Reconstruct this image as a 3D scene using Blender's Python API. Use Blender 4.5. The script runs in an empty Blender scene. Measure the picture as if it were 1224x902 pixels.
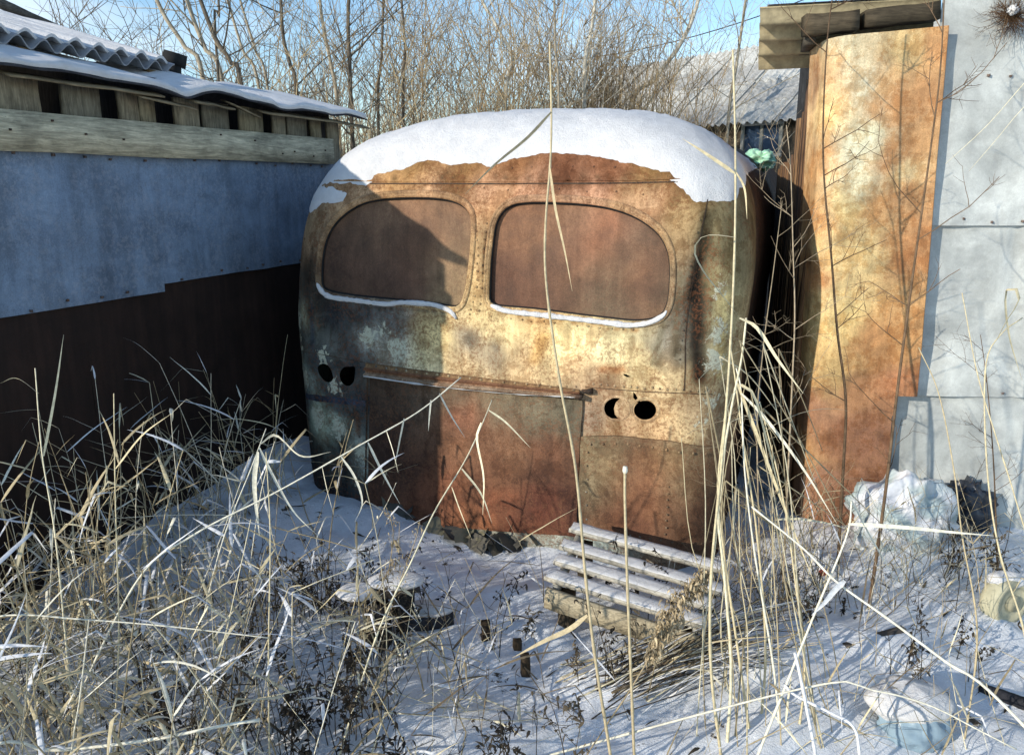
import bpy, math, random
import numpy as np
from mathutils import Vector, Matrix, noise
from mathutils.geometry import delaunay_2d_cdt
from mathutils.bvhtree import BVHTree

SC = bpy.context.scene
COL = SC.collection
R = math.radians
rng = random.Random(11)
nrg = np.random.default_rng(5)

# ------------------------------------------------------------------ camera, sky, sun, exposure
CAM_H, PITCH, FPX = 1.80, R(13.5), 950.0
cam_data = bpy.data.cameras.new('camera')
cam = bpy.data.objects.new('camera', cam_data)
COL.objects.link(cam)
cam.location = (0, 0, CAM_H)
cam.rotation_euler = (R(90) - PITCH, 0, 0)
cam_data.sensor_width = 36.0
cam_data.lens = FPX / 1224.0 * 36.0
cam_data.clip_start = 0.05
cam_data.clip_end = 3000
SC.camera = cam

SUN_AZ, SUN_EL = R(54.3), R(19.0)           # light travels towards +x+y, the sun stands behind and left of the camera
world = bpy.data.worlds.new('World')
SC.world = world
world.use_nodes = True
wt = world.node_tree
wt.nodes.clear()
w_out = wt.nodes.new('ShaderNodeOutputWorld')
w_bg = wt.nodes.new('ShaderNodeBackground')
w_sky = wt.nodes.new('ShaderNodeTexSky')
w_sky.sky_type = 'NISHITA'
w_sky.sun_disc = False
w_sky.sun_elevation = SUN_EL
w_sky.sun_rotation = SUN_AZ + math.pi
w_sky.air_density = 1.1
w_sky.dust_density = 0.0
w_sky.ozone_density = 3.5
w_tc = wt.nodes.new('ShaderNodeTexCoord')
w_map = wt.nodes.new('ShaderNodeMapping')
w_map.inputs['Scale'].default_value = (1.0, 1.0, 2.6)
w_map.inputs['Location'].default_value = (0.35, 0.2, 0.0)
w_n = wt.nodes.new('ShaderNodeTexNoise')
w_n.inputs['Scale'].default_value = 1.7
w_n.inputs['Detail'].default_value = 6
w_n.inputs['Roughness'].default_value = 0.55
w_cr = wt.nodes.new('ShaderNodeValToRGB')
w_cr.color_ramp.elements[0].position = 0.52
w_cr.color_ramp.elements[1].position = 0.80
w_mix = wt.nodes.new('ShaderNodeMixRGB')
w_mix.inputs['Color2'].default_value = (6.0, 6.3, 6.8, 1)
wt.links.new(w_tc.outputs['Generated'], w_map.inputs['Vector'])
wt.links.new(w_map.outputs['Vector'], w_n.inputs['Vector'])
wt.links.new(w_n.outputs['Fac'], w_cr.inputs['Fac'])
wt.links.new(w_cr.outputs['Color'], w_mix.inputs['Fac'])
wt.links.new(w_sky.outputs['Color'], w_mix.inputs['Color1'])
wt.links.new(w_mix.outputs['Color'], w_bg.inputs['Color'])
wt.links.new(w_bg.outputs['Background'], w_out.inputs['Surface'])
w_bg.inputs['Strength'].default_value = 0.15

sun_data = bpy.data.lights.new('sun', 'SUN')
sun_data.energy = 3.25
sun_data.angle = R(0.53)
sun_data.color = (1.0, 0.93, 0.82)
sun = bpy.data.objects.new('sun', sun_data)
COL.objects.link(sun)
LDIR = Vector((math.sin(SUN_AZ) * math.cos(SUN_EL), math.cos(SUN_AZ) * math.cos(SUN_EL), -math.sin(SUN_EL)))
sun.rotation_euler = LDIR.to_track_quat('-Z', 'Y').to_euler()
sun.location = (-6, -4, 6)

SC.view_settings.view_transform = 'Standard'
SC.view_settings.look = 'None'
SC.view_settings.gamma = 1.0
SC.view_settings.exposure = 0.54
SC.view_settings.use_curve_mapping = False
SC.cycles.use_denoising = True
SC.cycles.max_bounces = 6

# ------------------------------------------------------------------ measuring helpers
CP, SP = math.cos(PITCH), math.sin(PITCH)
EYE = Vector((0, 0, CAM_H))

def ray(px, py):
    xn, yn = (px - 612.0) / FPX, (451.0 - py) / FPX
    return Vector((xn, CP + yn * SP, -SP + yn * CP))

def at(px, py, Y):
    """the point of the place seen at that direction, Y metres in front"""
    d = ray(px, py)
    return EYE + d * (Y / d.y)

def at_z(px, py, z=0.0):
    d = ray(px, py)
    return EYE + d * ((z - CAM_H) / d.z)

def on_plane(px, py, p0, n):
    d = ray(px, py)
    return EYE + d * ((p0 - EYE).dot(n) / d.dot(n))

def lin(c):
    return tuple(((x / 255.0) / 12.92 if x / 255.0 <= 0.04045 else ((x / 255.0 + 0.055) / 1.055) ** 2.4) for x in c[:3])

# ------------------------------------------------------------------ mesh helpers
class MB:
    """collects faces (with a tone per vertex) and links them as one mesh object"""
    def __init__(self):
        self.V, self.F3, self.F4, self.T, self.n = [], [], [], [], 0

    def add(self, v, f, tone=(0.5, 0.5, 0.5)):
        v = np.asarray(v, float).reshape(-1, 3)
        f = np.asarray(f, int)
        if len(f):
            (self.F3 if f.shape[1] == 3 else self.F4).append(f + self.n)
        self.V.append(v)
        t = np.asarray(tone, float)
        self.T.append(np.broadcast_to(t, (len(v), 3)) if t.ndim == 1 else t)
        self.n += len(v)

    def box(self, c, size, rot=None, tone=(0.5,) * 3, jit=0.0):
        sx, sy, sz = [s / 2 for s in size]
        v = np.array([[x, y, z] for z in (-sz, sz) for y in (-sy, sy) for x in (-sx, sx)])
        if jit:
            v = v + nrg.normal(0, jit, v.shape)
        if rot is not None:
            v = v @ np.array(rot.to_3x3()).T
        v = v + np.array(c)
        self.add(v, [[0, 2, 3, 1], [4, 5, 7, 6], [0, 1, 5, 4], [2, 6, 7, 3], [0, 4, 6, 2], [1, 3, 7, 5]], tone)

    def tube(self, pts, r0, r1=None, sides=4, tone=(0.5,) * 3, tone1=None, cap=True):
        P = np.asarray([tuple(p) for p in pts], float)
        n = len(P)
        r = np.asarray(r0, float) if np.ndim(r0) else np.linspace(r0, r0 if r1 is None else r1, n)
        T = np.gradient(P, axis=0)
        T /= np.linalg.norm(T, axis=1)[:, None] + 1e-9
        ref = np.array([0.31, 0.95, 0.05]) if abs(T[:, 2]).mean() > 0.6 else np.array([0.07, 0.11, 0.99])
        A = np.cross(T, ref)
        A /= np.linalg.norm(A, axis=1)[:, None] + 1e-9
        B = np.cross(T, A)
        ang = np.arange(sides) * 2 * math.pi / sides
        V = P[:, None] + r[:, None, None] * (A[:, None] * np.cos(ang)[None, :, None] + B[:, None] * np.sin(ang)[None, :, None])
        i, j = np.meshgrid(np.arange(n - 1), np.arange(sides), indexing='ij')
        a = i * sides + j
        b = i * sides + (j + 1) % sides
        F = np.stack([a, b, b + sides, a + sides], -1).reshape(-1, 4)
        t = np.asarray(tone, float)
        if tone1 is not None:
            k = np.linspace(0, 1, n)[:, None]
            t = np.repeat(t * (1 - k) + np.asarray(tone1) * k, sides, axis=0)
        self.add(V.reshape(-1, 3), F, t)
        if cap and sides == 4:
            m = self.n - n * 4
            self.F4.append(np.array([[m + 3, m + 2, m + 1, m], [self.n - 4, self.n - 3, self.n - 2, self.n - 1]]))
        elif cap and sides > 4:
            for base, c, flip in ((self.n - n * sides, P[0], True), (self.n - sides, P[-1], False)):
                ci = self.n
                self.V.append(c[None]); self.T.append(np.asarray(t if t.ndim == 1 else t[0])[None]); self.n += 1
                idx = np.arange(sides)
                f = np.stack([base + idx, base + (idx + 1) % sides, np.full(sides, ci)], -1)
                self.F3.append(f[:, ::-1] if flip else f)

    def ribbon(self, pts, w, side, tone=(0.5,) * 3, fold=0.25):
        P = np.asarray([tuple(p) for p in pts], float)
        n = len(P)
        w = np.asarray(w, float)
        S = np.asarray(side, float)
        S = np.broadcast_to(S / (np.linalg.norm(S) + 1e-9), P.shape)
        T = np.gradient(P, axis=0)
        N = np.cross(S, T)
        N /= np.linalg.norm(N, axis=1)[:, None] + 1e-9
        V = np.stack([P - S * w[:, None], P + N * (w * fold)[:, None], P + S * w[:, None]], 1).reshape(-1, 3)
        i = np.arange(n - 1) * 3
        F = np.concatenate([np.stack([i, i + 1, i + 4, i + 3], -1), np.stack([i + 1, i + 2, i + 5, i + 4], -1)])
        self.add(V, F, tone)

    def build(self, name, mat, parent=None, smooth=False, matrix=None):
        me = bpy.data.meshes.new(name)
        V = np.concatenate(self.V) if self.V else np.zeros((0, 3))
        F3 = np.concatenate(self.F3) if self.F3 else np.zeros((0, 3), int)
        F4 = np.concatenate(self.F4) if self.F4 else np.zeros((0, 4), int)
        me.vertices.add(len(V))
        me.vertices.foreach_set('co', V.astype(np.float32).ravel())
        me.loops.add(F3.size + F4.size)
        me.loops.foreach_set('vertex_index', np.concatenate([F3.ravel(), F4.ravel()]).astype(np.int32))
        me.polygons.add(len(F3) + len(F4))
        st = np.concatenate([np.arange(len(F3)) * 3, F3.size + np.arange(len(F4)) * 4]).astype(np.int32)
        me.polygons.foreach_set('loop_start', st)
        at_ = me.color_attributes.new('tone', 'FLOAT_COLOR', 'POINT')
        T = np.concatenate(self.T) if self.T else np.zeros((0, 3))
        at_.data.foreach_set('color', np.concatenate([T, np.ones((len(T), 1))], 1).astype(np.float32).ravel())
        me.update(calc_edges=True)
        me.validate()
        if smooth:
            me.polygons.foreach_set('use_smooth', [True] * len(me.polygons))
        o = bpy.data.objects.new(name, me)
        COL.objects.link(o)
        if mat:
            me.materials.append(mat)
        if parent:
            o.parent = parent
        if matrix is not None:
            o.matrix_world = matrix
        return o

def tag(o, label=None, cat=None, group=None, kind=None):
    for k, v in (('label', label), ('category', cat), ('group', group), ('kind', kind)):
        if v:
            o[k] = v
    return o

def empty(name, loc, rz=0.0):
    o = bpy.data.objects.new(name, None)
    COL.objects.link(o)
    o.location = loc
    o.rotation_euler = (0, 0, rz)
    o.empty_display_size = 0.1
    return o

def in_poly(P, poly):
    x, y = P[:, 0], P[:, 1]
    q = np.asarray(poly)
    ins = np.zeros(len(P), bool)
    j = len(q) - 1
    for i in range(len(q)):
        c = (q[i, 1] > y) != (q[j, 1] > y)
        with np.errstate(divide='ignore', invalid='ignore'):
            xi = (q[j, 0] - q[i, 0]) * (y - q[i, 1]) / (q[j, 1] - q[i, 1]) + q[i, 0]
        ins ^= c & (x < xi)
        j = i
    return ins

def dist_poly(P, poly):
    q = np.asarray(poly, float)
    d = np.full(len(P), 1e9)
    for i in range(len(q)):
        a, b = q[i - 1], q[i]
        ab = b - a
        t = np.clip(((P - a) @ ab) / (ab @ ab + 1e-12), 0, 1)
        d = np.minimum(d, np.linalg.norm(P - a - t[:, None] * ab, axis=1))
    return d

def cdt(outline, holes=(), sp=0.03, spx=None, extra=None):
    """triangulates a flat outline with holes and inner points; returns points, triangles"""
    o = np.asarray(outline, float)
    xs = np.arange(o[:, 0].min() + sp / 2, o[:, 0].max(), spx or sp)
    ys = np.arange(o[:, 1].min() + sp / 2, o[:, 1].max(), sp)
    g = np.stack(np.meshgrid(xs, ys), -1).reshape(-1, 2)
    if extra is not None:
        g = extra
    if len(g):
        g = g + nrg.uniform(-0.08, 0.08, g.shape) * sp
        keep = in_poly(g, o) & (dist_poly(g, o) > 0.35 * sp)
        for h in holes:
            keep &= (~in_poly(g, h)) & (dist_poly(g, h) > 0.35 * sp)
        g = g[keep]
    pts, edges, n = [tuple(p) for p in o], [(i, (i + 1) % len(o)) for i in range(len(o))], len(o)
    for h in holes:
        pts += [tuple(p) for p in h]
        edges += [(n + i, n + (i + 1) % len(h)) for i in range(len(h))]
        n += len(h)
    pts += [tuple(p) for p in g]
    V, E, F = delaunay_2d_cdt([Vector(p) for p in pts], edges, [], 0, 1e-6)[:3]
    V = np.array([tuple(v) for v in V])
    F = np.array([f for f in F if len(f) == 3])
    c = V[F].mean(1)
    k = in_poly(c, o)
    for h in holes:
        k &= ~in_poly(c, h)
    F = F[k]
    a = V[F]
    flip = np.cross(a[:, 1] - a[:, 0], a[:, 2] - a[:, 0]) < 0
    F[flip] = F[flip][:, ::-1]
    return V, F

def smooth_loop(pts, n=96):
    """closed Catmull-Rom through the points, resampled evenly"""
    P = np.asarray(pts, float)
    out = []
    m = len(P)
    for i in range(m):
        p0, p1, p2, p3 = P[i - 1], P[i], P[(i + 1) % m], P[(i + 2) % m]
        for t in np.linspace(0, 1, 14, endpoint=False):
            out.append(0.5 * ((2 * p1) + (-p0 + p2) * t + (2 * p0 - 5 * p1 + 4 * p2 - p3) * t * t + (-p0 + 3 * p1 - 3 * p2 + p3) * t ** 3))
    out = np.array(out)
    L = np.concatenate([[0], np.cumsum(np.linalg.norm(np.diff(np.vstack([out, out[:1]]), axis=0), axis=1))])
    s = np.linspace(0, L[-1], n, endpoint=False)
    cl = np.vstack([out, out[:1]])
    return np.stack([np.interp(s, L, cl[:, k]) for k in range(cl.shape[1])], 1)

def smooth_line(pts, n=20):
    P = np.asarray([tuple(p) for p in pts], float)
    if len(P) < 3:
        t = np.linspace(0, 1, n)[:, None]
        return P[0] * (1 - t) + P[-1] * t
    Q = np.vstack([2 * P[0] - P[1], P, 2 * P[-1] - P[-2]])
    out = []
    for i in range(1, len(Q) - 2):
        p0, p1, p2, p3 = Q[i - 1], Q[i], Q[i + 1], Q[i + 2]
        for t in np.linspace(0, 1, 12, endpoint=False):
            out.append(0.5 * ((2 * p1) + (-p0 + p2) * t + (2 * p0 - 5 * p1 + 4 * p2 - p3) * t * t + (-p0 + 3 * p1 - 3 * p2 + p3) * t ** 3))
    out.append(P[-1])
    out = np.array(out)
    L = np.concatenate([[0], np.cumsum(np.linalg.norm(np.diff(out, axis=0), axis=1))])
    s = np.linspace(0, L[-1], n)
    return np.stack([np.interp(s, L, out[:, k]) for k in range(out.shape[1])], 1)

def fract_line(P, amp, seed=0, freq=18.0):
    """roughens a 2-D loop"""
    out = []
    for p in P:
        v = noise.noise_vector(Vector((p[0] * freq, p[1] * freq, seed)))
        w = noise.noise_vector(Vector((p[0] * freq * 3.1, p[1] * freq * 3.1, seed + 7)))
        out.append((p[0] + amp * (v.x + 0.5 * w.x), p[1] + amp * (v.y + 0.5 * w.y)))
    return np.array(out)

def densify(P, step, closed=True):
    P = np.asarray(P, float)
    out = []
    m = len(P)
    for i in range(m if closed else m - 1):
        a, b = P[i], P[(i + 1) % m]
        k = max(1, int(np.linalg.norm(b - a) / step))
        for t in range(k):
            out.append(a + (b - a) * t / k)
    if not closed:
        out.append(P[-1])
    return np.array(out)

# ------------------------------------------------------------------ materials
class NT:
    def __init__(self, name):
        self.m = bpy.data.materials.new(name)
        self.m.use_nodes = True
        self.t = self.m.node_tree
        self.t.nodes.clear()
        self.out = self.t.nodes.new('ShaderNodeOutputMaterial')
        self.b = self.t.nodes.new('ShaderNodeBsdfPrincipled')
        self.t.links.new(self.b.outputs[0], self.out.inputs[0])
        self.b.inputs['Specular IOR Level'].default_value = 0.3

    def n(self, kind, **kw):
        x = self.t.nodes.new('ShaderNode' + kind)
        for k, v in kw.items():
            setattr(x, k, v)
        return x

    def put(self, sock, v):
        if isinstance(v, bpy.types.NodeSocket):
            self.t.links.new(v, sock)
        elif v is not None:
            if isinstance(v, (tuple, list)) and len(v) == 3 and sock.type == 'RGBA':
                v = (*v, 1)
            sock.default_value = v

    def attr(self, name='tone'):
        return self.n('Attribute', attribute_name=name).outputs['Color']

    def coord(self, scale=(1, 1, 1), which='Object'):
        c = self.n('TexCoord').outputs[which]
        m = self.n('Mapping')
        m.inputs['Scale'].default_value = scale
        self.t.links.new(c, m.inputs[0])
        return m.outputs[0]

    def noise(self, vec, scale, detail=5, rough=0.6, dist=0.0, out='Fac'):
        x = self.n('TexNoise')
        self.put(x.inputs['Vector'], vec)
        x.inputs['Scale'].default_value = scale
        x.inputs['Detail'].default_value = detail
        x.inputs['Roughness'].default_value = rough
        x.inputs['Distortion'].default_value = dist
        return x.outputs[out]

    def ramp(self, fac, lo, hi, a=0.0, b=1.0):
        x = self.n('MapRange', interpolation_type='SMOOTHSTEP')
        self.put(x.inputs['Value'], fac)
        x.inputs['From Min'].default_value = lo
        x.inputs['From Max'].default_value = hi
        x.inputs['To Min'].default_value = a
        x.inputs['To Max'].default_value = b
        return x.outputs[0]

    def math(self, op, a, b=None):
        x = self.n('Math', operation=op)
        self.put(x.inputs[0], a)
        if b is not None:
            self.put(x.inputs[1], b)
        return x.outputs[0]

    def mix(self, fac, a, b, mode='MIX'):
        x = self.n('MixRGB', blend_type=mode)
        self.put(x.inputs[0], fac)
        self.put(x.inputs[1], a)
        self.put(x.inputs[2], b)
        return x.outputs[0]

    def mul(self, col, fac):
        """scales a colour by a scalar socket"""
        c = self.n('CombineXYZ')
        for i in range(3):
            self.put(c.inputs[i], fac)
        return self.mix(1.0, col, c.outputs[0], 'MULTIPLY')

    def bump(self, h, strength=0.3, dist=0.01, normal=None):
        x = self.n('Bump')
        x.inputs['Strength'].default_value = strength
        x.inputs['Distance'].default_value = dist
        self.put(x.inputs['Height'], h)
        if normal is not None:
            self.put(x.inputs['Normal'], normal)
        return x.outputs[0]

    def done(self, color=None, rough=0.8, metal=0.0, normal=None, spec=None):
        self.put(self.b.inputs['Base Color'], color)
        self.put(self.b.inputs['Roughness'], rough)
        self.put(self.b.inputs['Metallic'], metal)
        if normal is not None:
            self.put(self.b.inputs['Normal'], normal)
        if spec is not None:
            self.b.inputs['Specular IOR Level'].default_value = spec
        return self.m

def weathered(name, rust=(0.17, 0.065, 0.028), speck=0.5, chip=0.35, dark=0.30, streak=0.22, flake=0.0,
              flake_col=(0.40, 0.40, 0.29), rough=0.78, bump=0.25, metal=0.0, spec=0.3, scale=1.0, grain=0.22, under=0.6, ucol=(0.62, 0.52, 0.44), soft=0.018, warp=0.5):
    """old painted or bare sheet steel: tone of the sheet, then streaks, rust specks, flaked chips, grain"""
    t = NT(name)
    c = t.coord()
    col = t.attr()
    big = t.noise(c, 5.0 * scale, 8, 0.65, 0.4)
    col = t.mul(col, t.ramp(big, 0.25, 0.75, 0.62, 1.36))
    lay = t.noise(c, 6.5 * scale, 12, 0.78, warp)
    lm = t.ramp(lay, 0.5175 - soft, 0.5175 + soft)
    col = t.mix(t.math('MULTIPLY', lm, under), t.mix(1.0, col, (1.16, 1.16, 1.14), 'MULTIPLY'), t.mix(1.0, col, ucol, 'MULTIPLY'))
    st = t.noise(t.coord((16, 16, 1.3)), 1.3 * scale, 6, 0.65)
    col = t.mul(col, t.ramp(st, 0.3, 0.7, 1.0 - streak, 1.0 + streak))
    if flake:
        fl = t.noise(c, 22.0 * scale, 9, 0.72, 0.6)
        fw = t.n('Attribute', attribute_name='flake').outputs['Fac']
        f = t.ramp(t.math('ADD', fl, t.math('MULTIPLY', t.math('SUBTRACT', fw, 0.5), 0.5)), 0.53, 0.56)
        col = t.mix(t.math('MULTIPLY', f, flake), col, flake_col)
    ch = t.noise(c, 15.0 * scale, 10, 0.75, 0.8)
    chm = t.ramp(ch, 0.53, 0.58)
    col = t.mix(t.math('MULTIPLY', chm, chip), col, t.mix(1.0, col, (dark, dark * 0.9, dark * 0.8), 'MULTIPLY'))
    sp = t.noise(c, 70.0 * scale, 6, 0.7, 0.3)
    spz = t.noise(c, 4.0 * scale, 4, 0.6)
    spm = t.math('MULTIPLY', t.ramp(sp, 0.50, 0.56), t.ramp(spz, 0.36, 0.56))
    col = t.mix(t.math('MULTIPLY', spm, speck), col, rust)
    gr = t.noise(c, 170.0, 4, 0.75)
    col = t.mul(col, t.ramp(gr, 0.3, 0.7, 1 - grain, 1 + grain))
    h = t.math('ADD', t.math('MULTIPLY', ch, 0.6), t.math('MULTIPLY', gr, 0.25))
    h = t.math('ADD', h, t.math('MULTIPLY', sp, 0.35))
    nb = t.bump(h, bump, 0.006)
    ro = t.ramp(big, 0.3, 0.7, rough - 0.08, rough + 0.1)
    return t.done(col, ro, metal, nb, spec)

def wood(name, axis='x', speckle=0.25, rough=0.85):
    t = NT(name)
    sc = {'x': (1.2, 14, 14), 'y': (14, 1.2, 14), 'z': (14, 14, 1.2)}[axis]
    c = t.coord(sc)
    col = t.attr()
    g = t.noise(c, 4.0, 8, 0.65, 1.2)
    g2 = t.noise(c, 16.0, 6, 0.7, 0.5)
    blot = t.noise(t.coord(), 6.0, 6, 0.65)
    col = t.mul(col, t.ramp(g, 0.3, 0.7, 0.62, 1.30))
    col = t.mul(col, t.ramp(g2, 0.35, 0.65, 0.80, 1.15))
    col = t.mul(col, t.ramp(blot, 0.3, 0.6, 0.68, 1.1))
    crack = t.ramp(g2, 0.66, 0.72)
    col = t.mix(t.math('MULTIPLY', crack, 0.7), col, (0.03, 0.025, 0.02))
    nb = t.bump(t.math('ADD', g, t.math('MULTIPLY', g2, 0.6)), 0.4, 0.006)
    return t.done(col, rough, 0, nb, 0.2)

def snow_mat(name, fine=220.0, bump=0.5, k=1.0, soil=0.0, cool=1.0):
    t = NT(name)
    c = t.coord()
    a = t.noise(c, 14.0, 6, 0.62)
    b = t.noise(c, fine, 4, 0.7)
    m = t.noise(c, 65.0, 5, 0.7)
    col = t.mix(t.ramp(a, 0.3, 0.7), (0.67 * k, 0.655 * k * cool, 0.635 * k * cool ** 2), (0.77 * k, 0.755 * k * cool, 0.73 * k * cool ** 2))
    nb = t.bump(t.math('ADD', t.math('MULTIPLY', a, 0.4), t.math('ADD', t.math('MULTIPLY', m, 0.5), t.math('MULTIPLY', b, 0.4))), bump, 0.02)
    if soil:      # dead leaves and bare earth showing through
        e = t.noise(c, 8.0, 9, 0.72, 0.4)
        col = t.mix(t.ramp(e, soil, soil + 0.03), col, t.mix(t.noise(c, 40.0, 4), (0.03, 0.022, 0.015), (0.10, 0.08, 0.055)))
    t.b.inputs['Subsurface Weight'].default_value = 0.0
    return t.done(col, 0.62, 0, nb, 0.25)

def plain(name, color=None, rough=0.8, metal=0.0, var=0.25, scale=20.0, bump=0.2, spec=0.3):
    """a single stuff with a little variation"""
    t = NT(name)
    c = t.coord()
    col = t.attr() if color is None else color
    if not isinstance(col, bpy.types.NodeSocket):
        rgb = t.n('RGB'); rgb.outputs[0].default_value = (*col, 1); col = rgb.outputs[0]
    nz = t.noise(c, scale, 6, 0.65)
    col = t.mul(col, t.ramp(nz, 0.3, 0.7, 1 - var, 1 + var))
    nb = t.bump(t.noise(c, scale * 6, 5, 0.7), bump, 0.004) if bump else None
    return t.done(col, rough, metal, nb, spec)

M_BODY = weathered('weathered_bus_paint', speck=0.55, chip=0.35, dark=0.40, flake=0.9, flake_col=(0.56, 0.56, 0.42), grain=0.18, spec=0.08, soft=0.009)
M_RUST = weathered('rusted_sheet', rust=(0.17, 0.075, 0.035), speck=0.5, chip=0.4, dark=0.45, streak=0.18, grain=0.28, bump=0.3)
M_PLATE = weathered('rusted_window_plate', rust=(0.15, 0.075, 0.045), speck=0.35, chip=0.22, dark=0.6, streak=0.16, grain=0.2, bump=0.18, under=0.35, ucol=(0.8, 0.74, 0.7))
M_BROWN = weathered('dark_rusted_wall_sheet', rust=(0.02, 0.012, 0.009), speck=0.2, chip=0.2, dark=0.7, streak=0.3, grain=0.15, under=0.3, ucol=(0.7, 0.65, 0.6), bump=0.1)
M_TRIM = weathered('rusted_trim', rust=(0.16, 0.07, 0.03), speck=0.6, chip=0.5, dark=0.4, scale=2.0, grain=0.25)
M_SHEET_Y = weathered('rust_stained_sheet', rust=(0.34, 0.16, 0.05), speck=0.22, chip=0.10, dark=0.5, streak=0.15, grain=0.20, bump=0.16, rough=0.6, scale=1.7, under=0.58, ucol=(0.74, 0.54, 0.33), soft=0.035, warp=0.05)
M_ZINC = weathered('galvanised_sheet', rust=(0.30, 0.30, 0.28), speck=0.15, chip=0.12, dark=0.6, streak=0.06, grain=0.07, bump=0.06, rough=0.52, metal=0.0, spec=0.4, scale=0.6, under=0.25, ucol=(0.86, 0.86, 0.86))
M_BLUE = weathered('weathered_zinc_sheet', rust=(0.36, 0.37, 0.40), speck=0.25, chip=0.2, dark=0.7, streak=0.14, grain=0.16, bump=0.08, rough=0.6, metal=0.0, spec=0.4, scale=0.7, under=0.4, ucol=(0.8, 0.82, 0.85))
M_WOOD_X = wood('grey_weathered_plank', 'x')
M_WOOD_Z = wood('weathered_upright_board', 'z')
M_WOOD_B = wood('bench_wood', 'x')
M_SLATE = plain('asbestos_slate', None, 0.9, 0, 0.22, 24.0, 0.3, 0.15)
M_SNOW = snow_mat('snow_crust', 200.0, 0.7, 0.98)
M_SNOW_G = snow_mat('ground_snow', 160.0, 0.7, 1.12, 0.61, 1.045)
M_STRAW = plain('dry_straw', None, 0.75, 0, 0.20, 60.0, 0.0, 0.25)
M_BARK = plain('bare_bark', None, 0.9, 0, 0.30, 30.0, 0.3, 0.15)
M_PLASTIC = plain('plastic_film', None, 0.35, 0, 0.08, 30.0, 0.15, 0.5)
M_FELT = plain('tar_felt', (0.045, 0.045, 0.05), 0.9, 0, 0.3, 20.0, 0.4, 0.15)
M_BLACK = plain('sooty_black', (0.02, 0.02, 0.02), 0.9, 0, 0.2, 20.0, 0.1, 0.2)
M_PAINT = plain('faded_paint', None, 0.6, 0, 0.15, 12.0, 0.15, 0.3)

# ------------------------------------------------------------------ ground
def ground_h(x, y):
    z = 0.05 * noise.noise(Vector((x * 0.9, y * 0.9, 3.3))) + 0.035 * noise.noise(Vector((x * 2.6, y * 2.6, 9.1)))
    z += 0.045 * max(-0.25, noise.noise(Vector((x * 2.9 + 4, y * 2.9, 31.7)))) if y < 12 else 0.0
    z += 0.022 * noise.noise(Vector((x * 6.0, y * 6.0, 1.7))) + 0.030 * max(0.0, noise.noise(Vector((x * 4.1, y * 4.1, 21.7))) - 0.12) + 0.008 * noise.noise(Vector((x * 15.0, y * 15.0, 5.7)))
    z += 0.25 * math.exp(-(((x + 1.9) / 0.85) ** 2 + ((y - 4.8) / 1.25) ** 2))          # drift between shed and bus
    z += 0.05 * math.exp(-(((x + 0.9) / 0.45) ** 2 + ((y - 3.9) / 0.35) ** 2))
    z += 0.07 * math.exp(-(((x - 2.1) / 0.7) ** 2 + ((y - 3.7) / 0.5) ** 2))
    z += 0.05 * math.exp(-(((x - 1.05) / 0.35) ** 2 + ((y - 2.55) / 0.3) ** 2))
    return z

def axis_steps(lo, hi, fine_lo, fine_hi, fine):
    out = list(np.arange(fine_lo, fine_hi, fine))
    s, x = fine, fine_hi
    while x < hi:
        out.append(x); s *= 1.22; x += s
    out.append(hi)
    s, x = fine, fine_lo
    while True:
        s *= 1.22; x -= s
        if x <= lo:
            break
        out.insert(0, x)
    out.insert(0, lo)
    return np.array(out)

gx = axis_steps(-400, 400, -2.7, 2.9, 0.026)
gy = axis_steps(-120, 900, 1.7, 5.4, 0.026)
GX, GY = np.meshgrid(gx, gy)
GZ = np.array([ground_h(x, y) if abs(x) < 40 and -30 < y < 60 else 0.0 for x, y in zip(GX.ravel(), GY.ravel())])
g = MB()
ii, jj = np.meshgrid(np.arange(len(gy) - 1), np.arange(len(gx) - 1), indexing='ij')
a_ = ii * len(gx) + jj
g.add(np.stack([GX.ravel(), GY.ravel(), GZ], 1), np.stack([a_, a_ + 1, a_ + 1 + len(gx), a_ + len(gx)], -1).reshape(-1, 4), (0.85, 0.86, 0.88))
tag(g.build('ground', M_SNOW_G, smooth=True), kind='structure')

# ------------------------------------------------------------------ the bus
PSI = R(20.3)
BO = Vector((-0.154, 3.88, 0.0))
UAX = Vector((math.cos(PSI), -math.sin(PSI), 0))
VAX = Vector((math.sin(PSI), math.cos(PSI), 0))
BMAT = Matrix.Translation(BO) @ Matrix.Rotation(-PSI, 4, 'Z')
B0, Z0, HT, AD, NSE = 1.225, 1.15, 1.035, 0.82, 3.2
QL = 1.55                       # length of the q range that goes over the dome
V_END = 6.2

def prof(q):
    q = np.asarray(q, float)
    phi = np.clip((q - Z0) / QL, 0, 1) * math.pi / 2
    r = (np.cos(phi) ** NSE + np.sin(phi) ** NSE) ** (-1 / NSE)
    c, s = r * np.cos(phi), r * np.sin(phi)
    up = q > Z0
    z = np.where(up, Z0 + HT * s, q)
    low = 0.045 * np.clip((Z0 - q) / Z0, 0, 1) ** 1.5      # the flanks tuck in a little towards the sill
    B = np.where(up, B0 * np.maximum(c, 0.0), B0 - low)
    a = np.where(up, AD * (1 - c), 0.0)
    Rc = np.minimum(0.30 + 0.25 * (1 - c) * up, B)
    return z, B, a, Rc

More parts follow.
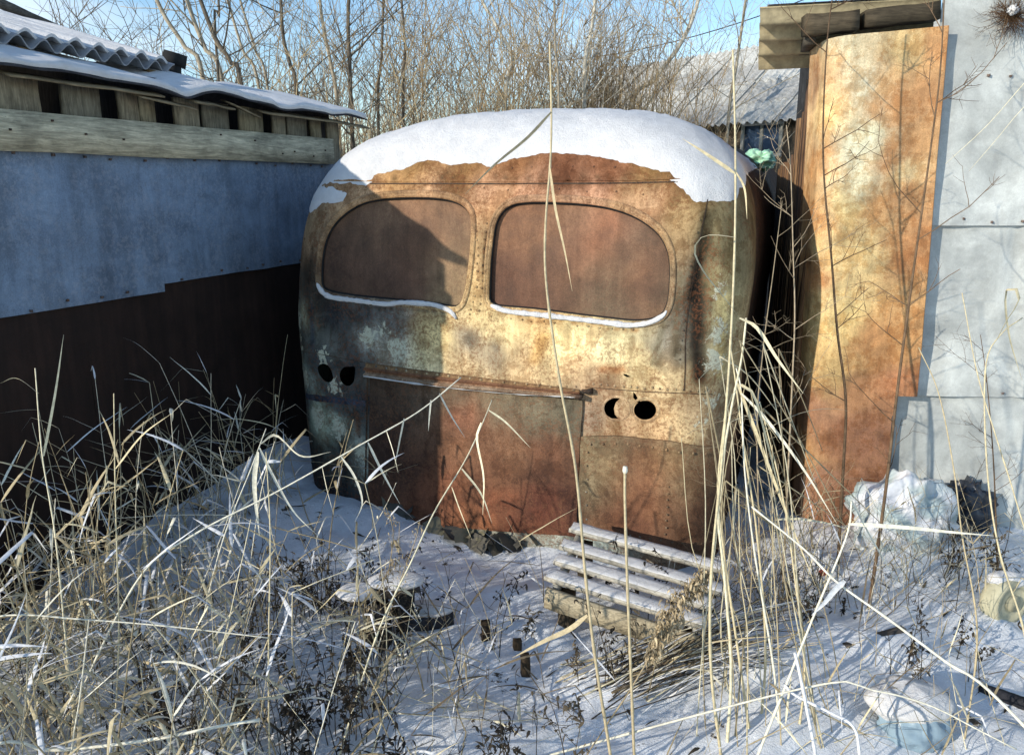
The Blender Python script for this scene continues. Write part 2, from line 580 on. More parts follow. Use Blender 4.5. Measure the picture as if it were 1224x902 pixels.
def S0(p, q):
    p, q = np.asarray(p, float), np.asarray(q, float)
    z, B, a, Rc = prof(q)
    fl = B - Rc
    ap = np.abs(p)
    sg = np.sign(p)
    arc = Rc * math.pi / 2
    ph = np.clip((ap - fl) / np.maximum(Rc, 1e-6), 0, math.pi / 2)
    u = np.where(ap <= fl, ap, fl + Rc * np.sin(ph))
    v = a + np.where(ap <= fl, 0.0, Rc * (1 - np.cos(ph))) + np.maximum(ap - fl - arc, 0)
    v = v + 0.018 * (np.minimum(ap, fl) / 0.9) ** 2         # the rear is a little crowned
    return np.stack([sg * u + 0.085 * np.maximum(z - 1.1, 0), v, z], -1)     # the old shell leans a little to the right

def S(p, q, off=0.0):
    """surface point of the bus shell, pushed off along the normal, with dents"""
    p, q = np.asarray(p, float), np.asarray(q, float)
    e = 2e-3
    P = S0(p, q)
    dp = S0(p + e, q) - S0(p - e, q)
    dq = S0(p, np.minimum(q + e, Z0 + QL - 1e-4)) - S0(p, q - e)
    N = np.cross(dp, dq)
    L = np.linalg.norm(N, axis=-1, keepdims=True)
    N = np.where(L > 1e-9, N / np.maximum(L, 1e-9), np.array([0, 0, 1.0]))
    dent = np.array([0.009 * noise.noise(Vector((x * 2.3, z * 2.3, y * 2.0))) + 0.0028 * noise.noise(Vector((x * 8, z * 8, y * 8)))
                     for x, y, z in P.reshape(-1, 3)]).reshape(P.shape[:-1])
    # a hollow pressed into the right corner post
    dent = dent - 0.035 * np.exp(-(((p - 1.03) / 0.045) ** 2 + ((q - 1.40) / 0.20) ** 2))
    return P + N * (dent + np.asarray(off))[..., None]

def quad_grid(pp, qq):
    Pm, Qm = np.meshgrid(pp, qq)
    i, j = np.meshgrid(np.arange(len(qq) - 1), np.arange(len(pp) - 1), indexing='ij')
    a = i * len(pp) + j
    return Pm.ravel(), Qm.ravel(), np.stack([a, a + 1, a + 1 + len(pp), a + len(pp)], -1).reshape(-1, 4)

_p, _q, _f = quad_grid(np.linspace(-3.2, 3.2, 240), np.linspace(-0.25, Z0 + QL - 0.002, 150))
_pts = S0(_p, _q)
_bvh = BVHTree.FromPolygons([tuple(x) for x in _pts], [tuple(x) for x in _f])
_INV = BMAT.inverted()

def pq(px, py):
    """where on the shell (p along it, q up it) a direction of view lands"""
    o = _INV @ EYE
    d = (_INV.to_3x3() @ ray(px, py)).normalized()
    hit = _bvh.ray_cast(o, d)
    if hit[0] is None:                      # just past the outline: take the shell's edge
        return pq(px + (2 if px < 600 else -2), py + (1 if py < 250 else 0))
    f = _f[hit[2]]
    tri = _pts[f]
    # bilinear by inverse distance to the quad's corners is exact enough at this grid
    w = 1.0 / (np.linalg.norm(tri - np.array(hit[0]), axis=1) + 1e-5) ** 2
    w /= w.sum()
    p0 = np.array([(w * _p[f]).sum(), (w * _q[f]).sum()])
    # refine by a few Newton steps
    for _ in range(4):
        e = 1e-3
        b = S0(p0[0], p0[1])
        J = np.stack([(S0(p0[0] + e, p0[1]) - b) / e, (S0(p0[0], p0[1] + e) - b) / e], 1)
        dlt = np.linalg.lstsq(J, np.array(hit[0]) - b, rcond=None)[0]
        p0 = p0 + np.clip(dlt, -0.05, 0.05)
    return p0

def pql(pxs):
    return np.array([pq(*x) for x in pxs])

# paint zones: colour of the sheet itself at measured spots
BODY_SPOTS = [
    (500, 208, 135, 95, 45), (620, 200, 122, 76, 36), (720, 200, 118, 68, 36), (780, 212, 112, 78, 34), (825, 235, 122, 84, 32),
    (460, 214, 140, 100, 52), (560, 203, 138, 95, 45), (670, 205, 112, 62, 32), (550, 215, 118, 80, 40), (700, 214, 98, 58, 32),
    (440, 228, 165, 125, 82), (510, 228, 168, 125, 82), (575, 230, 168, 120, 80), (640, 230, 176, 126, 86), (700, 230, 182, 132, 92), (780, 247, 172, 128, 84),
    (820, 265, 160, 126, 76), (574, 260, 160, 120, 75), (574, 300, 165, 130, 80), (574, 350, 168, 134, 80), (570, 385, 190, 160, 100),
    (370, 262, 142, 112, 74), (357, 300, 128, 98, 66), (350, 340, 122, 112, 90), (348, 375, 158, 152, 112), (345, 410, 130, 132, 110),
    (365, 330, 88, 76, 58), (370, 355, 84, 82, 76), (400, 372, 78, 82, 84), (440, 380, 82, 88, 92), (475, 385, 92, 96, 92), (362, 400, 98, 104, 96),
    (500, 380, 160, 128, 78), (520, 398, 195, 165, 100), (500, 420, 190, 168, 112), (555, 420, 182, 150, 98), (600, 405, 206, 176, 110), (680, 408, 212, 186, 120), (730, 418, 210, 186, 126), (650, 388, 178, 138, 80),
    (620, 428, 186, 150, 98), (690, 430, 190, 150, 98), (560, 405, 128, 118, 100), (593, 416, 140, 122, 98),
    (770, 395, 138, 122, 86), (800, 420, 122, 112, 88), (760, 440, 198, 168, 108), (808, 452, 198, 165, 108), (740, 400, 160, 140, 92),
    (816, 300, 152, 118, 74), (814, 340, 118, 100, 72), (812, 385, 110, 98, 80), (806, 410, 104, 96, 80),
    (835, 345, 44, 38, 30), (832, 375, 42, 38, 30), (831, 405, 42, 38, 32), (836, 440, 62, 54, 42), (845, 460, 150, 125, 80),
    (848, 265, 98, 88, 56), (842, 300, 80, 72, 50), (868, 290, 112, 98, 62), (858, 330, 130, 112, 68), (862, 380, 176, 156, 100), (860, 425, 186, 164, 110),
    (720, 460, 160, 125, 86), (800, 500, 176, 142, 92), (830, 490, 168, 136, 92), (745, 512, 152, 118, 78), (790, 515, 172, 132, 84), (820, 515, 178, 150, 98), (700, 490, 130, 105, 78),
    (862, 500, 140, 116, 80), (862, 560, 105, 76, 54), (862, 620, 78, 54, 40), (845, 545, 130, 95, 62),
    (375, 430, 110, 116, 112), (430, 428, 96, 98, 96), (475, 418, 168, 160, 132), (440, 405, 150, 145, 122), (420, 395, 96, 98, 92), (350, 450, 158, 162, 134), (400, 462, 120, 124, 112),
    (360, 473, 66, 74, 88), (400, 478, 62, 68, 84), (430, 484, 66, 70, 80),
    (378, 500, 168, 174, 136), (400, 510, 160, 164, 130), (360, 500, 110, 96, 74), (362, 530, 82, 80, 72), (380, 550, 78, 80, 76), (430, 510, 100, 96, 86), (436, 540, 150, 152, 128),
    (412, 545, 110, 110, 96), (395, 590, 74, 76, 76), (350, 560, 84, 88, 86), (420, 600, 80, 82, 80), (700, 645, 120, 125, 110), (640, 645, 130, 128, 108),
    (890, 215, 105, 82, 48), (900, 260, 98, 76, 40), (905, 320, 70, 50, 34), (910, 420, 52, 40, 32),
]
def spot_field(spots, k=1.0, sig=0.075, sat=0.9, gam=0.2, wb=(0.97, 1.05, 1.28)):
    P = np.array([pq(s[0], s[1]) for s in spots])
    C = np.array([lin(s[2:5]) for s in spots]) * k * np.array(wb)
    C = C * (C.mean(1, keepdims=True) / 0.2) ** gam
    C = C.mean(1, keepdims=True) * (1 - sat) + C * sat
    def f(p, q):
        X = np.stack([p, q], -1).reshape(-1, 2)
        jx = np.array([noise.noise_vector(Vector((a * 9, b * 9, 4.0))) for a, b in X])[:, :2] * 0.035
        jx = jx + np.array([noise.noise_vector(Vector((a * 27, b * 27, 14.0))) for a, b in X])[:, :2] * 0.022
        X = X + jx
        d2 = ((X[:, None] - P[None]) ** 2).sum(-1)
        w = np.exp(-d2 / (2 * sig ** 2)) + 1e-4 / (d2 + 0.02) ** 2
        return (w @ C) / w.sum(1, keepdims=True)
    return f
for _k, _s in enumerate(BODY_SPOTS):       # the old blue-grey coat on the left, darkened further to deepen its shade
    if _s[0] < 445 and _s[1] > 325 and max(_s[2:]) < 150:
        BODY_SPOTS[_k] = (_s[0], _s[1], *[c * 0.60 for c in _s[2:]])
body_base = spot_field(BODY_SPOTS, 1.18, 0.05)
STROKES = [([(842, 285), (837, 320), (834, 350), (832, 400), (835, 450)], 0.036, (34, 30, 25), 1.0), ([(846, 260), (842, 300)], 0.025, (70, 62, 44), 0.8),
           ([(866, 360), (863, 400), (862, 445)], 0.035, (196, 176, 122), 0.9), ([(872, 260), (870, 320)], 0.02, (84, 72, 46), 0.7),
           ([(583, 275), (579, 310), (578, 350)], 0.010, (52, 40, 30), 0.9), ([(795, 388), (788, 410), (784, 435)], 0.022, (84, 78, 62), 0.75), ([(812, 330), (810, 380), (806, 425)], 0.022, (92, 84, 66), 0.8),
           ([(392, 362), (430, 368), (490, 371), (530, 374)], 0.012, (62, 60, 58), 0.85), ([(620, 380), (700, 388), (760, 394)], 0.010, (140, 96, 52), 0.8),
           ([(440, 222), (520, 222), (640, 222), (740, 222), (800, 222)], 0.010, (92, 58, 34), 0.75), ([(445, 212), (540, 213), (700, 213), (800, 212)], 0.012, (60, 46, 30), 0.7),
           ([(372, 300), (368, 330), (372, 352)], 0.018, (58, 50, 42), 0.8), ([(560, 404), (562, 406)], 0.045, (118, 112, 98), 0.9), ([(593, 415), (594, 416)], 0.022, (126, 116, 98), 0.85),
           ([(720, 440), (745, 441)], 0.020, (168, 104, 58), 0.7), ([(738, 505), (737, 516)], 0.022, (120, 92, 62), 0.7), ([(766, 505), (765, 516)], 0.02, (120, 92, 62), 0.6), ([(650, 400), (640, 430)], 0.03, (190, 146, 84), 0.6),
           ([(405, 520), (412, 560), (408, 600)], 0.030, (52, 56, 58), 0.8), ([(362, 560), (370, 590)], 0.035, (54, 56, 58), 0.7), ([(380, 440), (420, 436)], 0.02, (58, 64, 68), 0.7),
           ([(355, 345), (352, 380)], 0.014, (60, 66, 74), 0.8), ([(372, 365), (372, 412)], 0.016, (58, 66, 76), 0.8), ([(362, 500), (364, 528)], 0.016, (110, 82, 56), 0.7), ([(425, 495), (428, 520)], 0.016, (92, 66, 48), 0.7)]
_st = []
for _px, _w, _c, _a in STROKES:
    _L = smooth_line(pql(_px), 24)
    _st.append((_L, _w, np.array(lin(_c)), _a))
def body_tone(p, q):
    C = body_base(p, q)
    X = np.stack([np.ravel(p), np.ravel(q)], -1)
    X = X + np.array([noise.noise_vector(Vector((a * 13, b * 6, 9.0))) for a, b in X])[:, :2] * 0.018
    for L, w, c, al in _st:
        d2 = ((X[:, None] - L[None]) ** 2).sum(-1).min(1)
        k = al * np.exp(-(d2 / w ** 2) ** 1.5)
        C = C * (1 - k[:, None]) + c * k[:, None]
    return C

bus = empty('old_bus', BO, -PSI)
tag(bus, 'rusty derelict bus seen from behind, with two plated-over rear windows and snow on its roof', 'bus')

W_L = smooth_loop(pql([(382, 335), (384, 303), (392, 277), (408, 257), (430, 243), (456, 237), (494, 235), (526, 236.5), (547, 242), (559, 252), (563, 267),
                       (561, 303), (557, 338), (553, 356), (549, 364), (540, 367), (513, 363), (461, 358), (416, 353), (394, 349), (385, 345)]), 110)
W_R = smooth_loop(pql([(584, 352), (585, 320), (588, 290), (593, 264), (606, 247), (632, 241), (684, 242), (726, 247), (758, 258), (783, 275), (796, 294), (801, 318),
                       (800, 348), (797, 365), (791, 376), (779, 382), (756, 384), (726, 381), (684, 376), (640, 370), (604, 367), (591, 365), (585, 360)]), 120)

def px_circle(cx, cy, rx, ry, n=30, notch=None):
    a = np.linspace(0, 2 * math.pi, n, endpoint=False)
    return pql([(cx + rx * math.cos(t), cy + ry * math.sin(t)) for t in a])
H1 = pql([(380, 438), (386, 434.5), (393, 438), (397, 446), (398, 453), (393, 457), (386, 453), (381, 446)])
H2 = pql([(407, 444), (412, 438.5), (419, 438), (424.5, 438.5), (424.5, 448), (423, 456), (417, 461), (410, 458), (406.5, 451)])
H3 = pql([(741, 476), (735, 475), (728, 477), (723, 483), (722, 490), (725, 496), (731, 500), (739, 500), (735, 495), (734, 488), (736, 481)])
H4 = np.vstack([px_circle(771, 490, 13.3, 11.5, 26)])
H5 = pql([(757, 468), (760, 471), (763, 477), (766, 480), (762, 481), (757, 475)])
H6 = pql([(745, 446.5), (749, 447), (754, 450), (750, 450.5), (746, 448.5)])
H1, H2, H3 = smooth_loop(H1, 24), smooth_loop(H2, 26), H3
HOLES = [W_L, W_R, H1, H2, H3, H4, H5, H6]

body = MB()
# rear shell with its openings (fine), then the flanks and the roof behind it (coarse)
PE = 1.62
out = densify([(-PE, -0.25), (PE, -0.25), (PE, Z0 + QL - 0.02), (-PE, Z0 + QL - 0.02)], 0.04)
V2, F2 = cdt(out, HOLES, 0.017)
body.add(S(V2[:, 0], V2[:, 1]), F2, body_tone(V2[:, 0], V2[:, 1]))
for sg in (-1, 1):
    pp = sg * np.concatenate([np.arange(PE, 2.4, 0.04), np.linspace(2.4, V_END, 22)])
    gp, gq, gf = quad_grid(pp, np.arange(-0.25, Z0 + QL, 0.045).clip(max=Z0 + QL - 0.02))
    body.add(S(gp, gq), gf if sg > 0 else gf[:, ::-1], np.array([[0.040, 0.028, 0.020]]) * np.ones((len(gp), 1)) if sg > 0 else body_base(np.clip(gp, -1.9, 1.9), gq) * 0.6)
body_o = body.build('body_shell', M_BODY, bus, smooth=True)
FLK = [(380, 500, .9), (405, 512, .9), (432, 540, .8), (350, 452, .9), (400, 462, .7), (385, 425, .7), (475, 415, .9), (440, 402, .8), (347, 380, .8), (350, 410, .6), (430, 575, .6), (860, 395, .8), (855, 430, .9), (862, 345, .6),
       (840, 505, .6), (850, 480, .6), (360, 545, .35), (460, 395, .5)]
_fp = np.array([pq(a, b) for a, b, _ in FLK])
_fw = []
_co = np.concatenate(body.V)
_allpq = np.vstack([np.stack([V2[:, 0], V2[:, 1]], 1), np.full((len(_co) - len(V2), 2), 9.0)])
_d2 = ((_allpq[:, None] - _fp[None]) ** 2).sum(-1)
_fw = (np.exp(-_d2 / (2 * 0.06 ** 2)) * np.array([w for _, _, w in FLK])).max(1)
fa = body_o.data.attributes.new('flake', 'FLOAT', 'POINT')
fa.data.foreach_set('value', _fw.astype(np.float32))
# inside: floor, end wall and black screen, added to keep the lamp holes dark
ins = MB()
ins.box((0, 3.2, -0.1), (2.2, 5.6, 0.04), tone=(0.03, 0.025, 0.02))
ins.box((0, 5.9, 0.8), (2.3, 0.04, 1.8), tone=(0.03, 0.025, 0.02))
ins.box((0, 0.55, 0.95), (2.2, 0.03, 1.5), tone=(0.02, 0.018, 0.016))
ins.build('dark_closure', M_BLACK, bus)

def ring_around(loop, prof_pts, name, mat, parent, tone):
    """sweeps a small profile (outward distance, off-surface distance) round a loop on the shell"""
    L = np.asarray(loop)
    T = np.roll(L, -1, 0) - np.roll(L, 1, 0)
    T /= np.linalg.norm(T, axis=1)[:, None]
    Nn = np.stack([T[:, 1], -T[:, 0]], 1)
    area = 0.5 * np.sum(L[:, 0] * np.roll(L[:, 1], -1) - np.roll(L[:, 0], -1) * L[:, 1])
    if area < 0:
        Nn = -Nn
    rings = []
    for o, h in prof_pts:
        X = L + Nn * o
        rings.append(S(X[:, 0], X[:, 1], h))
    V = np.stack(rings, 1)
    n, m = V.shape[:2]
    i, j = np.meshgrid(np.arange(n), np.arange(m - 1), indexing='ij')
    a, b = i * m + j, ((i + 1) % n) * m + j
    F = np.stack([a, b, b + 1, a + 1], -1).reshape(-1, 4)
    if area > 0:
        F = F[:, ::-1]
    mb = MB()
    tn = np.repeat(np.asarray(tone) if np.ndim(tone) > 1 else np.tile(tone, (n, 1)), m, axis=0)
    mb.add(V.reshape(-1, 3), F, tn)
    return mb.build(name, mat, parent, smooth=True)

def plate(loop, off, name, mat, parent, tone_f, sp=0.03, edge=0.0, buckle=0.0, smooth=True):
    """a sheet lying on (or sunk behind) the shell, with a turned edge"""
    V, F = cdt(loop, (), sp)
    o = np.full(len(V), off)
    if buckle:
        o = o + np.array([buckle * noise.noise(Vector((a * 3.1, b * 3.1, off * 50 + 2))) + 0.4 * buckle * noise.noise(Vector((a * 9, b * 9, 5))) for a, b in V])
    mb = MB()
    tn = tone_f(V[:, 0], V[:, 1])
    P = S(V[:, 0], V[:, 1], o)
    mb.add(P, F, tn)
    if edge:
        n = len(loop)
        lo = S(V[:n, 0], V[:n, 1], o[:n] - edge)
        i = np.arange(n)
        k = (i + 1) % n
        Fe = np.stack([i, k, k + n, i + n], -1)
        ar = 0.5 * np.sum(V[:n, 0] * np.roll(V[:n, 1], -1) - np.roll(V[:n, 0], -1) * V[:n, 1])
        mb.add(np.vstack([P[:n], lo]), Fe[:, ::-1] if ar > 0 else Fe, np.vstack([tn[:n], tn[:n]]))
    return mb.build(name, mat, parent, smooth=False if edge else smooth)

WL_TONE = spot_field([(430, 270, 128, 94, 74), (450, 258, 140, 104, 80), (520, 260, 154, 112, 84), (545, 300, 150, 116, 90), (545, 335, 156, 126, 96), (430, 310, 112, 82, 68), (480, 330, 116, 84, 70), (400, 320, 100, 74, 62), (500, 285, 138, 98, 76)], 0.78, 0.09, 1.0, 0.3, (0.95, 1.03, 1.0))
WR_TONE = spot_field([(620, 255, 156, 108, 80), (640, 270, 150, 106, 80), (700, 270, 148, 112, 88), (715, 290, 186, 112, 80), (650, 330, 134, 94, 74), (700, 330, 138, 104, 82), (735, 350, 132, 112, 90), (730, 310, 134, 112, 90), (765, 340, 152, 92, 64), (790, 300, 140, 98, 74), (790, 350, 128, 108, 88), (610, 340, 126, 86, 68), (775, 285, 132, 104, 86)], 0.78, 0.08, 1.0, 0.5, (0.95, 1.03, 1.0))
FR_T = lin((150, 118, 78))
for loop, tf, nm in ((W_L, WL_TONE, 'left'), (W_R, WR_TONE, 'right')):
    T = np.roll(loop, -1, 0) - np.roll(loop, 1, 0)
    area = 0.5 * np.sum(loop[:, 0] * np.roll(loop[:, 1], -1) - np.roll(loop[:, 0], -1) * loop[:, 1])
    T /= np.linalg.norm(T, axis=1)[:, None]
    Nn = np.stack([T[:, 1], -T[:, 0]], 1) * (1 if area > 0 else -1)
    w = plate(loop + Nn * 0.012, -0.028, 'window', M_PLATE, bus, tf, 0.035, 0, 0.006)
    w['label'] = 'brown rusty steel sheet filling the %s rear window opening' % nm
    base = body_tone(loop[:, 0], loop[:, 1])
    ft = 0.7 * base + 0.3 * np.array(FR_T) * 0.9
    ring_around(loop, [(0.002, -0.034), (-0.002, -0.004), (0.004, 0.003), (0.009, 0.004), (0.012, 0.0030), (0.015, 0.006), (0.020, 0.0085), (0.025, 0.007), (0.029, 0.001)],
                'window_frame', M_TRIM, w, ft)
    ring_around(loop, [(-0.004, -0.027), (-0.007, -0.020), (-0.003, -0.012), (0.003, -0.010)], 'gasket', M_BLACK, w, (0.02, 0.018, 0.015))

# lower sheets
D_TONE = spot_field([(455, 470, 104, 78, 62), (460, 520, 100, 68, 54), (490, 560, 112, 70, 52), (500, 480, 118, 92, 74), (540, 475, 138, 110, 84), (600, 478, 142, 118, 90), (560, 530, 150, 96, 62), (555, 500, 158, 92, 60), (520, 590, 150, 84, 50), (600, 600, 152, 82, 46), (650, 600, 136, 66, 40), (655, 540, 134, 80, 52), (640, 490, 138, 120, 94), (680, 500, 120, 106, 84), (570, 625, 164, 94, 50), (610, 540, 148, 98, 66), (595, 560, 140, 86, 54), (680, 600, 118, 62, 40), (620, 625, 130, 66, 38), (675, 560, 124, 76, 50)], 0.85, 0.05, 0.82, 0.6, (0.95, 1.04, 0.98))
P_TONE = spot_field([(705, 540, 136, 116, 86), (708, 580, 130, 112, 84), (720, 555, 150, 118, 80), (740, 535, 130, 108, 80), (760, 550, 132, 86, 56), (790, 560, 152, 102, 62), (808, 545, 150, 122, 86), (812, 580, 148, 120, 86), (830, 570, 122, 82, 52), (740, 610, 122, 74, 48), (765, 600, 142, 84, 52), (790, 605, 138, 88, 58), (810, 610, 126, 88, 62), (840, 610, 108, 66, 44), (725, 590, 124, 88, 60), (760, 630, 118, 68, 46), (775, 580, 150, 92, 58)], 0.95, 0.045, 0.86, 0.55, (0.96, 1.04, 1.0))
door_loop = densify(pql([(443, 447), (560, 462), (697, 478), (692, 560), (690, 640), (640, 636), (560, 630), (500, 626), (441, 622), (442, 540)]), 0.03)
d = plate(fract_line(door_loop, 0.003, 3), 0.013, 'rear_panel', M_RUST, bus, D_TONE, 0.03, 0.013, 0.009)
d['label'] = 'big reddish brown rusted sheet under the bumper rail'
patch_loop = densify(pql([(695, 521), (740, 520), (800, 526), (853, 533), (850, 590), (849, 652), (790, 652), (740, 648), (694, 641), (693, 580)]), 0.03)
d = plate(fract_line(patch_loop, 0.003, 9), 0.020, 'patch_panel', M_RUST, bus, P_TONE, 0.03, 0.016, 0.010)
d['label'] = 'square rusted patch sheet below the right lamp holes'
# seam strips: dark open joints of the skin
DK = lambda p, q: np.tile((0.05, 0.032, 0.02), (len(np.atleast_1d(p)), 1))
def seam(pxs, w, name='seam', off=0.0022, tone=DK, mat=M_TRIM):
    L = smooth_line(pql(pxs), max(12, int(6 * len(pxs))))
    T = np.gradient(L, axis=0); T /= np.linalg.norm(T, axis=1)[:, None]
    Nn = np.stack([-T[:, 1], T[:, 0]], 1)
    ww = w * np.array([0.75 + 0.5 * abs(noise.noise(Vector((a * 14, b * 14, 2.0)))) for a, b in L])
    A, Bq = L + Nn * ww[:, None] / 2, L - Nn * ww[:, None] / 2
    n = len(L)
    mb = MB()
    V = np.vstack([S(A[:, 0], A[:, 1], off), S(Bq[:, 0], Bq[:, 1], off)])
    i = np.arange(n - 1)
    mb.add(V, np.stack([i, i + n, i + n + 1, i + 1], -1), np.vstack([tone(A[:, 0], A[:, 1]), tone(Bq[:, 0], Bq[:, 1])]))
    return mb.build(name, mat, bus)
seam([(442, 219.5), (460, 219.5), (520, 219.5), (600, 219.5), (680, 219.5), (760, 218.5), (800, 217.5), (848, 216)], 0.007)
seam([(866, 160), (858, 185), (850, 216), (844, 250), (838, 280), (831, 320), (825, 355), (821, 383), (819, 430), (818, 467)], 0.006)
seam([(345, 419), (380, 423), (410, 428), (437, 433)], 0.004)
seam([(700, 462), (760, 467), (818, 470), (852, 471)], 0.0045)
seam([(440, 447), (438, 520), (437, 580), (436, 625)], 0.012)
seam([(346, 473), (385, 476), (437, 482)], 0.040, 'reinforcing_strip', 0.003, lambda p, q: np.tile(lin((64, 70, 82)), (len(p), 1)) * 0.8, M_BODY)

# roof lip: a proud band of roof skin just above the seam
lip = densify(pql([(400, 217.5), (520, 217), (640, 217), (760, 216), (846, 213.5), (848, 205), (760, 206.5), (640, 207.5), (520, 207.5), (410, 208)]), 0.03)
plate(lip, 0.0045, 'roof_lip', M_BODY, bus, body_tone, 0.03, 0.005, 0.001)

# bumper rail: a folded channel riveted across the rear
rail_px_t = [(438, 433), (520, 444), (610, 455), (692, 465)]
rail_px_b = [(440, 447), (520, 457), (610, 466), (698, 473)]
Lt, Lb = smooth_line(pql(rail_px_t), 40), smooth_line(pql(rail_px_b), 40)
prof_r = [(0.0, 0.002), (0.0, 0.008), (0.30, 0.010), (0.34, 0.030), (0.52, 0.034), (0.60, 0.020), (0.78, 0.022), (0.86, 0.045), (1.06, 0.050), (1.08, 0.046), (1.02, 0.010)]
rows = []
for k, h in prof_r:
    X = Lt * (1 - k) + Lb * k
    jit = np.array([0.003 * noise.noise(Vector((x[0] * 6, k * 3, 8.0))) for x in X])
    rows.append(S(X[:, 0], X[:, 1], h + jit))
V = np.stack(rows, 1); n, m = V.shape[:2]
i, j = np.meshgrid(np.arange(n - 1), np.arange(m - 1), indexing='ij')
a_ = i * m + j
mb = MB()
tr = np.array([lin((128, 92, 64)), lin((128, 92, 64)), lin((150, 108, 74)), lin((118, 76, 54)), lin((120, 74, 52)), lin((132, 82, 58)), lin((150, 112, 88)), lin((158, 126, 104)), lin((120, 90, 72)), lin((70, 50, 40)), lin((60, 44, 36))]) * 0.85 * np.array((0.9, 1.08, 1.1))
mb.add(V.reshape(-1, 3), np.stack([a_, a_ + m, a_ + m + 1, a_ + 1], -1).reshape(-1, 4), np.tile(tr, (n, 1)))
rail = mb.build('bumper_rail', M_TRIM, bus)
mb = MB()      # broken fixing stub at the rail's right end
c = S(*pq(703, 466), 0.015)
mb.box(c, (0.05, 0.04, 0.022), tone=(0.03, 0.025, 0.02), jit=0.004)
mb.box(S(*pq(692, 471), 0.03), (0.05, 0.045, 0.018), tone=(0.10, 0.07, 0.05), jit=0.004)
mb.build('bracket_stub', M_TRIM, bus)

# lamp seats: shallow pressed rings round the right lamp holes
for cx, cy in ((737, 488), (771, 490)):
    lp = smooth_loop(px_circle(cx, cy, 15.5, 13.5, 22), 44)
    ring_around(lp, [(-0.003, 0.0005), (0.0, 0.002), (0.004, 0.0025), (0.009, 0.0006)], 'lamp_ring', M_TRIM, bus, body_tone(lp[:, 0], lp[:, 1]))

# rivets: rows of small domes, far too many to pick apart
riv = MB()
def dome(p, q, r, off=0.0):
    c0 = S(p, q, off)
    nrm = (S(p, q, off + 0.01) - c0); nrm /= np.linalg.norm(nrm)
    t1 = np.cross(nrm, [0, 0, 1.0]); t1 /= np.linalg.norm(t1) + 1e-9
    t2 = np.cross(nrm, t1)
    V = []
    for rr, h in ((1.0, 0.0), (0.75, 0.42)):
        for k in range(6):
            a = k * math.pi / 3
            V.append(c0 + (t1 * math.cos(a) + t2 * math.sin(a)) * r * rr + nrm * (r * h + 0.0006))
    V.append(c0 + nrm * r * 0.6)
    F4 = [[k, (k + 1) % 6, 6 + (k + 1) % 6, 6 + k] for k in range(6)]
    F3 = [[6 + k, 6 + (k + 1) % 6, 12] for k in range(6)]
    tn = body_tone(np.array([p]), np.array([q]))[0] * 0.62
    riv.add(V, F4, tn)
    riv.F3.append(np.array(F3) + riv.n - 13)
def row(pxs, step, r=0.0055, jit=0.002, skip=0.0, off=0.0):
    L = smooth_line(pql(pxs), 60)
    d = np.concatenate([[0], np.cumsum(np.linalg.norm(np.diff(L, axis=0), axis=1))])
    for s in np.arange(step / 2, d[-1], step):
        if rng.random() < skip:
            continue
        dome(np.interp(s, d, L[:, 0]) + rng.gauss(0, jit), np.interp(s, d, L[:, 1]) + rng.gauss(0, jit), r * 1.3 * rng.uniform(0.8, 1.1), off)
row([(440, 213), (520, 212), (640, 212), (800, 211)], 0.050, 0.006, 0.001)
row([(600, 200), (690, 199), (740, 200)], 0.10, 0.005, 0.002)
row([(400, 228), (520, 225), (640, 226), (790, 232)], 0.13, 0.004, 0.004, 0.3)
row([(567, 262), (571, 300), (569, 345), (563, 370)], 0.035, 0.0055, 0.002)
row([(582, 262), (579, 300), (576, 345), (572, 375)], 0.035, 0.0055, 0.002)
row([(365, 280), (352, 330), (350, 380)], 0.05, 0.005, 0.004, 0.2)
row([(838, 255), (832, 285), (825, 330), (818, 380), (812, 440)], 0.045, 0.005, 0.002)
row([(520, 372), (600, 380), (700, 390), (790, 396)], 0.055, 0.0048, 0.004, 0.3)
row([(540, 450), (600, 457), (690, 462)], 0.045, 0.005, 0.002)
row([(445, 437), (540, 449), (640, 460), (690, 466)], 0.06, 0.006, 0.001, 0, 0.010)
row([(705, 458), (760, 463), (815, 466), (850, 467)], 0.035, 0.0058, 0.002)
row([(350, 428), (400, 433), (436, 440)], 0.06, 0.005, 0.003)
row([(702, 530), (702, 590), (702, 636)], 0.07, 0.005, 0.002, 0, 0.0225)
row([(700, 529), (760, 530), (846, 539)], 0.06, 0.006, 0.002, 0, 0.0225)
row([(700, 635), (770, 640), (845, 645)], 0.05, 0.005, 0.002, 0, 0.0225)
row([(800, 575), (797, 610), (794, 640)], 0.035, 0.0045, 0.002, 0, 0.0225)
row([(428, 490), (430, 540), (430, 600)], 0.06, 0.005, 0.002)
row([(352, 490), (358, 560)], 0.05, 0.005, 0.003)
tag(riv.build('rivets', M_TRIM, bus, smooth=True), kind='stuff')

